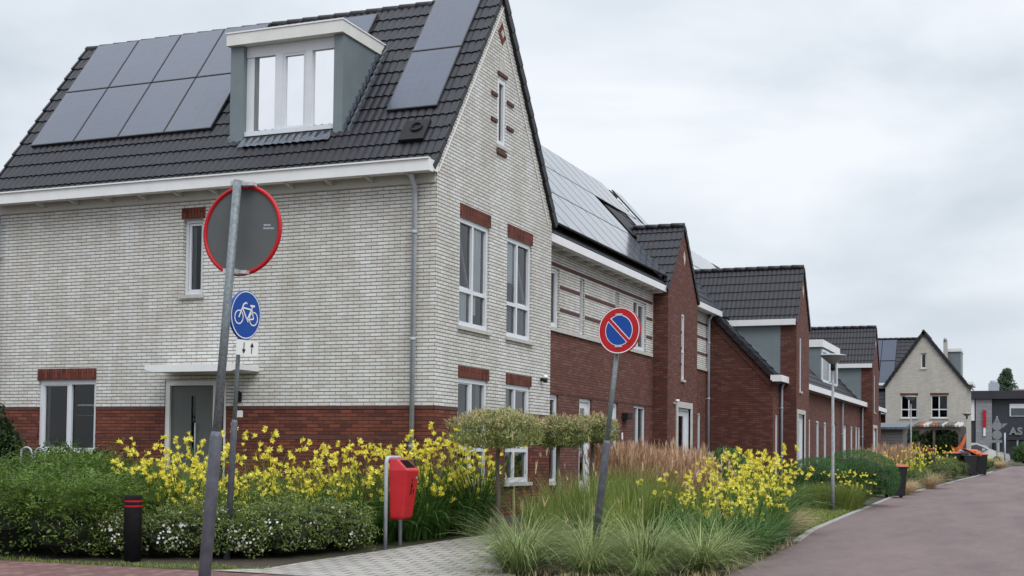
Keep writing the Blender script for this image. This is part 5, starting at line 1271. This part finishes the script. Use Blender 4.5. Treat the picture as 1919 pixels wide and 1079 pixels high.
scatter(lily, [(-9.0, 17.75), (-8.75, 18.1), (-8.5, 18.5), (-8.25, 18.85), (-8.85, 18.7), (-8.4, 19.2), (-9.15, 18.5), (-8.62, 17.75)], 'yellow daylily clump at the house corner behind the red litter bin', 'yellow daylilies at the house corner', .98, 1.15, seed=4)
scatter(lilyfol, [(-9.2, 16.9), (-9.0, 17.2, .95), (-8.72, 17.45, .9), (-8.45, 17.85, .9), (-8.2, 18.3, .85), (-9.7, 16.8), (-10.1, 16.3), (-10.6, 16.2, .9), (-9.35, 17.4), (-11.0, 15.6, .9), (-10.3, 15.95, .95), (-9.9, 16.25, .95), (-9.5, 16.5, .95), (-10.65, 16.0, .95), (-11.9, 15.6, .9), (-12.5, 15.8), (-12.9, 16.4)], 'dark green strap leaved clump with hardly a bloom near the litter bin bed', 'strap leaved clumps in the corner bed', .8, .95, seed=5)
scatter(lily, [(-5.36, 19.96, .74), (-4.94, 19.81, .74), (-4.6, 19.95, .76), (-4.3, 19.7, .72), (-4.25, 20.52, .78), (-5.55, 21.51, .8), (-5.17, 21.66, .8), (-4.75, 21.62, .82), (-4.5, 21.97, .84), (-4.35, 22.6, .85), (-4.6, 24.5), (-5.21, 24.13), (-4.98, 24.98), (-4.9, 26.0), (-5.55, 23.67), (-5.68, 26.86), (-5.47, 28.02), (-6.32, 28.76), (-6.25, 30.41, .9), (-5.75, 29.57, .9), (-4.8, 23.3), (-5.9, 25.5), (-6.6, 31.2, .85)], 'yellow daylily clump in the bed between the no parking sign and the lamp post', 'yellow daylilies beside the road', .95, 1.12, seed=6)
scatter(lilyfol, [(-4.13, 18.41), (-3.85, 18.5, .9), (-3.9, 19.4, .9), (-4.27, 17.8), (-4.62, 18.21), (-4.0, 20.2, .95), (-4.1, 21.1, .95), (-5.0, 18.7), (-4.6, 19.1), (-4.15, 22.0, .9), (-5.3, 19.2), (-4.45, 17.3, .85)], 'dark green strap leaved clump spilling onto the road edge beside the yellow lilies', 'strap leaved clumps at the road edge', .8, .95, seed=7)
# shrubs, left bed
jun = [shrub_proto('evergreen_shrub', 'shrub', s_, 'juniper', 2600, .72, .68, .60, .07, .022, frond=520, lump=.25) for s_ in (31, 32)]
scatter(jun, [(-14.0, 15.1, 1.15), (-12.98, 14.9, 1.1), (-12.55, 15.4, 1.05), (-12.95, 14.0), (-12.2, 14.0), (-12.0, 14.6, 1.0), (-13.5, 14.3, 1.1), (-13.3, 15.5, 1.2), (-14.6, 14.6, 1.2), (-12.9, 16.0, .9), (-13.8, 16.2, 1.3), (-11.95, 15.2, .8), (-13.0, 16.6, 1.15), (-12.4, 16.2, 1.0), (-14.6, 16.6, 1.3), (-15.2, 15.4, 1.3), (-11.7, 15.8, .8)], 'feathery green evergreen shrub in the mass left of the bollard', 'evergreen shrubs left of the bollard', .87, .98, seed=8)
pot = [shrub_proto('flowering_shrub', 'shrub', s_, 'poten', 4200, .42, .42, .36, .045, .019, white=115, lump=.36, inner=.4, frond=26) for s_ in (41, 42, 43)]
scatter(pot, [(-11.95, 14.1, .9), (-11.45, 14.25, .95), (-10.95, 14.5), (-10.6, 14.75), (-10.2, 14.8), (-9.85, 14.95), (-9.5, 15.2), (-9.3, 15.65), (-9.1, 16.1, .95), (-10.5, 15.15), (-9.85, 15.5, 1.0)], 'low green shrub dotted with small white flowers behind the pavement edge', 'white flowering shrubs along the pavement', .95, 1.12, seed=9)
cl = shrub_proto('climbing_plant', 'shrub', 51, 'climber', 5200, .62, .6, .85, .07, .055, zc=1.05, lump=.22)
place(cl, (-16.35, 16.9, .3), 1.0, .9); cl['label'] = 'tall dark green bush at the left edge of the photo by the window'
jb = shrub_proto('garden_shrub', 'shrub', 52, 'climber', 1800, .75, .35, .45, .075, .03, lump=.3, frond=60)
place(jb, (-14.9, 17.2, .5), .2, 1.15); jb['label'] = 'dark leafy shrub below the front window of the corner house'
# standards (clipped willows)
def willow(seed, rx, rz, zc, trunk_x=0):
    rnd = random.Random(seed); t = thing('standard_willow', 'x', 'small tree', 'clipped standard willows')
    b = MB(); b.tube([(0, 0, 0), (.015, .01, .6), (-.01, 0, 1.05), (0, .02, zc-.12)], [.045, .035, .032, .03], 8)
    for i in range(9):
        a = i*.7; b.tube([(0, .02, zc-.18), (.3*rx*math.cos(a), .3*rx*math.sin(a), zc-.1), (.75*rx*math.cos(a), .75*rx*math.sin(a), zc+.05)], [.016, .011, .005], 5)
    b.build('trunk', 'bark', t, uv=False)
    b = MB(); tp = MB(); ph = rnd.uniform(0, 6)
    for i in range(int(9500*rx*1.4)):
        d = rv(rnd); k = 1+.12*math.sin(4*d.x+ph)*math.sin(5*d.y)+.09*math.sin(9*d.x+3*d.z+ph)
        r = k*(1-.5*rnd.random()**1.5); p = Vector((d.x*rx*r*1.04, d.y*rx*r*1.04, zc+(1 if d.z > 0 else -1)*abs(max(-.8, d.z))**.65*rz*r))
        up = Vector((d.x*.5, d.y*.5, .9))+rv(rnd)*.7
        tip = d.z > .1 and r > .85 and rnd.random() < .3
        leafquad(tp if tip else b, p, d+rv(rnd), up, rnd.uniform(.045, .09), rnd.uniform(.013, .022), rnd.random())
    for i in range(170):   # shoots sticking out
        d = rv(rnd); d.z = abs(d.z)*.8+.1; d.normalize(); p = Vector((d.x*rx*.95, d.y*rx*.95, zc+d.z*rz*.95)); st = (Vector((d.x*.7, d.y*.7, .9))+rv(rnd)*.3).normalized()
        for j in range(5): leafquad(tp, p+st*.022*j, rv(rnd), st+rv(rnd)*.6, .05, .012, rnd.random())
    b.build('crown', 'willow', t, uv=False, tint=True); tp.build('crown_tips', 'willow_tip', t, uv=False, tint=True)
    return t
w1 = willow(61, .66, .285, 1.62); place(w1, (-7.45, 17.75, g(-7.45, 17.75)), 0); w1['label'] = 'nearest and widest clipped willow with a flat pinkish green crown'
w2 = willow(62, .48, .27, 1.62); place(w2, (-7.55, 20.6, g(-7.55, 20.6)), 0); w2['label'] = 'middle clipped willow of three before the terraced house'
w3 = willow(63, .46, .26, 1.72); place(w3, (-7.55, 22.4, g(-7.55, 22.4)), 0); w3['label'] = 'farthest clipped willow, just left of the no parking post'
# ornamental grasses
tuft = [grass_proto('fountain_grass', s_, 'tuft', 760, (.45, 1.15), .0085, .5, (.6, 2.0), rbase=.14, segs=6, plume=6, pmat='straw', plume_len=(.08, .16), pw=.45) for s_ in (71, 72, 73)]
scatter(tuft, [(-5.85, 14.6, 1.08), (-5.0, 14.75, .8), (-4.5, 15.35, 1.05), (-3.95, 15.95, .9), (-5.35, 15.9, 1.0), (-4.75, 16.5, .95), (-6.2, 15.7, .85), (-3.95, 17.0, .85), (-5.8, 16.8, .9), (-4.35, 14.75, .5)], ['large pale grass tuft at the path edge, leftmost in the foreground', 'small pale grass tuft in the front row, second from the path', 'large pale grass tuft directly right of the no parking post foot', 'pale grass tuft spilling over the road edge in front of the strap leaves', 'pale grass tuft left of the no parking post foot', 'pale grass tuft just behind the foot of the no parking post', 'pale grass tuft beside the path, behind the leftmost large one', 'pale grass tuft at the road edge, farthest back of the pale ones', 'pale grass tuft in the back row between willow trunk and no parking post', 'smallest pale grass tuft in the front row by the road'], 'pale grass tufts in the foreground', .85, 1.05, seed=10)
gg = [grass_proto('tall_grass', s_, 'green_grass', 480, (.8, 1.4), .009, .2, (.1, .9), rbase=.16, plume=0, segs=5, pmat='tuft', plume_len=(.08, .14)) for s_ in (81, 82)]
scatter(gg, [(-6.81, 17.75, .75), (-6.62, 18.37, .9), (-6.35, 18.81), (-6.12, 19.44), (-5.79, 19.79), (-7.0, 19.5, .75), (-6.9, 20.64, .9), (-6.8, 21.0), (-6.53, 21.65), (-6.13, 21.92), (-6.1, 18.0, .85), (-5.6, 18.3, .9), (-5.9, 20.8), (-5.3, 20.9, .9), (-6.4, 17.2, .7), (-5.5, 17.5, .75), (-7.3, 22.2, .8), (-7.2, 21.3, .7)], 'tall upright green grass clump between the willows and the yellow lilies', 'tall green grasses behind the tufts', .85, 1.0, seed=11)
pl = [grass_proto('feather_grass', s_, 'green_grass', 260, (.62, .98), .010, .22, (.1, .7), rbase=.22, plume=170, segs=4) for s_ in (91, 92)]
scatter(pl, [(-7.26, 22.8), (-6.98, 22.9), (-6.63, 23.2), (-6.33, 23.7), (-6.25, 24.5), (-7.5, 23.9), (-7.27, 24.48), (-6.9, 25.07), (-6.61, 25.62), (-6.9, 24.0), (-7.7, 25.2), (-7.3, 26), (-6.5, 22.6, .92), (-6.05, 23.1, .9)], 'brown plumed feather grass clump below the first red gable', 'brown plumed grasses', .92, 1.06, seed=12)
straw = [grass_proto('straw_grass', 95, 'straw', 700, (.45, .9), .007, .45, (.7, 1.7), rbase=.12)]
scatter(straw, [(-4.35, 24.6), (-4.3, 23.0, .95), (-4.35, 46.2, 1.1), (-4.0, 52.2, 1.3), (-2.3, 77.5, .8), (-2.1, 79.6, .7), (-4.35, 48, .9)], ['straw coloured dry tuft where the yellow lily bed meets the verge lawn', 'straw coloured dry tuft at the road edge below the yellow lilies', 'straw coloured tuft just beyond the lone wheelie bin', 'straw coloured tuft halfway between the lone bin and the far bins', 'straw coloured tuft beyond the far bins at the road bend', 'farthest straw coloured tuft near the dark building', 'straw coloured tuft behind the first one beyond the lone wheelie bin'], 'straw coloured tufts at the road edge', .95, 1.1, seed=13)
# round bushes by the lamp
ball = [shrub_proto('round_bush', 'shrub', 101, 'ball', 21000, 1.15, 1.15, .80, .06, .011, zc=.76, lump=.0, upb=2.0, inner=.10)]
scatter(ball, [(-4.85, 37.7, 1.0), (-5.75, 36.4, .82)], ['large round dark green bush between lamp post and wheelie bin', 'smaller round dark green bush left of the lamp post'], 'round bushes by the lamp post', 1, 1, seed=14)
db = shrub_proto('dark_bush', 'shrub', 102, 'ball', 5000, .55, .55, .75, .09, .02, zc=.75, lump=.12, upb=1.2); place(db, (-6.5, 28.5, g(-6.5, 28.5)), 0, 1.0); db['label'] = 'upright dark green bush between brown plumed grass and yellow lilies'
gf = [grass_proto('low_grass', 103, 'green_grass', 500, (.5, .85), .010, .25, (.2, .9), rbase=.3)]
scatter(gf, [(-5.4, 34.2), (-4.9, 34.9), (-4.75, 35.6, .9), (-5.8, 34.6, .9), (-5.1, 34.5)], 'low green grass clump at the foot of the round bush', 'low grasses under the round bush', .9, 1.05, seed=15)
scatter([lily[0]], [(-5.15, 35.2, .72), (-4.6, 35.9, .75), (-4.9, 35.6, .75)], 'yellow daylily clump in front of the large round bush', 'yellow daylilies by the round bush', .9, 1.05, seed=16)
# farther along the road
scatter([pl[1]], [(-5.6, 48.6), (-5.3, 51.9), (-5.5, 56.2), (-5.3, 60.5), (-6.2, 50.2), (-5.9, 54)], 'brown plumed grass clump beyond the first wheelie bin', 'brown plumed grasses beyond the wheelie bin', .85, 1.0, seed=17)
scatter([lily[1]], [(-4.93, 54.2), (-4.8, 56.4), (-4.7, 60.0), (-4.45, 62.5), (-4.3, 64.8), (-4.6, 51.8), (-5.0, 49.6), (-2.8, 78.8, .5), (-2.5, 81.1, .5), (-2.4, 83.4, .5), (-2.8, 75.5, .55), (-4.9, 58.2)], 'distant yellow daylily clump beside the far wheelie bins', 'distant yellow daylilies', .9, 1.1, seed=18)
gs = [shrub_proto('grey_green_shrub', 'shrub', 104, 'poten', 2500, .6, .55, .45, .07, .02, lump=.15)]
scatter(gs, [(-4.5, 49.1, .9), (-4.1, 56.8), (-4.0, 60.5, 1.1), (-3.9, 63.8, 1.1), (-4.3, 53.0, .9), (-2.9, 74.2, .7), (-2.75, 77.0, .6), (-4.75, 46.6, .9), (-5.3, 44.5, 1.1), (-5.6, 42.5, 1.0)], 'distant low grey green shrub at the road edge', 'distant low shrubs', .95, 1.1, seed=19)
hd = [shrub_proto('hedge_shrub', 'shrub', 105, 'hedge', 3500, 1.0, .8, .75, .12, .05, lump=.1)]
scatter(hd, [(-.9, 92.2), (.2, 92.6), (1.3, 93)], ['bright green hedge shrub left of the others before the dark building', 'bright green hedge shrub at the right edge of the photo', 'bright green hedge shrub farthest right before the dark building'], 'hedge shrubs at the right edge', 1, 1.1, seed=20)
ps = [shrub_proto('pergola_plant', 'shrub', 106, 'climber', 3500, .9, .5, .85, .12, .06, lump=.2)]
scatter(ps, [(-7.2, 82.0, 1.0), (-5.7, 82.9, 1.1), (-4.9, 83.2, .9)], ['dark leafy plant under the left bay of the pergola', 'dark leafy plant under the middle of the pergola', 'dark leafy plant beneath the orange hammock'], 'plants under the pergola', .95, 1.1, seed=21)
def conifer():
    rnd = random.Random(8); x, y, z0 = -3.9, 160, 1.0; t = thing('conifer_tree', 'dark green conifer rising behind the dark building', 'tree', loc=(x, y, z0))
    b = MB(); b.tube([(x, y, z0), (x, y, z0+10.5)], [.2, .03], 8); b.build('trunk', 'bark', t)
    b = MB()
    for i in range(330):
        h = rnd.uniform(0, 1)**.8; zz = z0+3+h*7.7; L = (1-h)*2.9+.35; a = rnd.uniform(0, 2*PI); L *= rnd.uniform(.65, 1.1)
        for j in range(16):
            k = (j+1)/16; p = Vector((x+math.cos(a)*L*k, y+math.sin(a)*L*k, zz+.25*L*k-.1*L*k*k))
            for q in range(2): leafquad(b, p, rv(rnd), Vector((math.cos(a), math.sin(a), .2))+rv(rnd)*.8, .34, .12, min(1, max(0, rnd.gauss(.5, .3))))
    b.build('crown', 'conifer', t, uv=False, tint=True)
conifer()
# uncountable small stuff: verge grass, weeds and fallen leaves
def stuff(name, label, mat, pts, n, L, w, seed):
    rnd = random.Random(seed); b = MB()
    for i in range(n):
        x, y = pts(rnd); p = (x, y, g(x, y)-.005)
        for k in range(3): blade(b, rnd, (p[0]+rnd.gauss(0, .012), p[1]+rnd.gauss(0, .012), p[2]), rnd.uniform(0, 6.28), rnd.uniform(*L), .1, rnd.uniform(.3, 1.3), w, 2, rnd.random())
    o = b.build(name, mat, uv=False, tint=True); o['kind'] = 'stuff'; tag(o, label, 'grass')
def lawnpt(r):
    y = r.uniform(24.5, 34); return xe(y)-r.uniform(.14, 1.5), y
stuff('verge_grass', 'short dry grass between the lamp post and the kerb', 'green_grass', lawnpt, 4200, (.04, .13), .008, 3)
def edgept(r):
    x = -13.5+4.7*r.random(); return x, 13.2+.25*abs(r.gauss(0, 1))*(1.0 if math.sin(x*2.3) > -.2 else .3)+max(0, (x+10.5)*.25)
stuff('weeds', 'patchy weeds along the edge of the red paving', 'green_grass', edgept, 800, (.015, .06), .007, 4)
def litpt(r):
    if r.random() < .5: y = r.uniform(15, 23); return xe(y)-abs(r.gauss(0, .4)), y
    return r.uniform(-6.4, -3.6), r.uniform(14.1, 15.2)
stuff('dry_grass', 'dead straw and small weeds at the foot of the foreground grasses', 'straw', litpt, 500, (.03, .12), .006, 5)
for o in bpy.data.objects:
    if 'placed' in o: del o['placed']
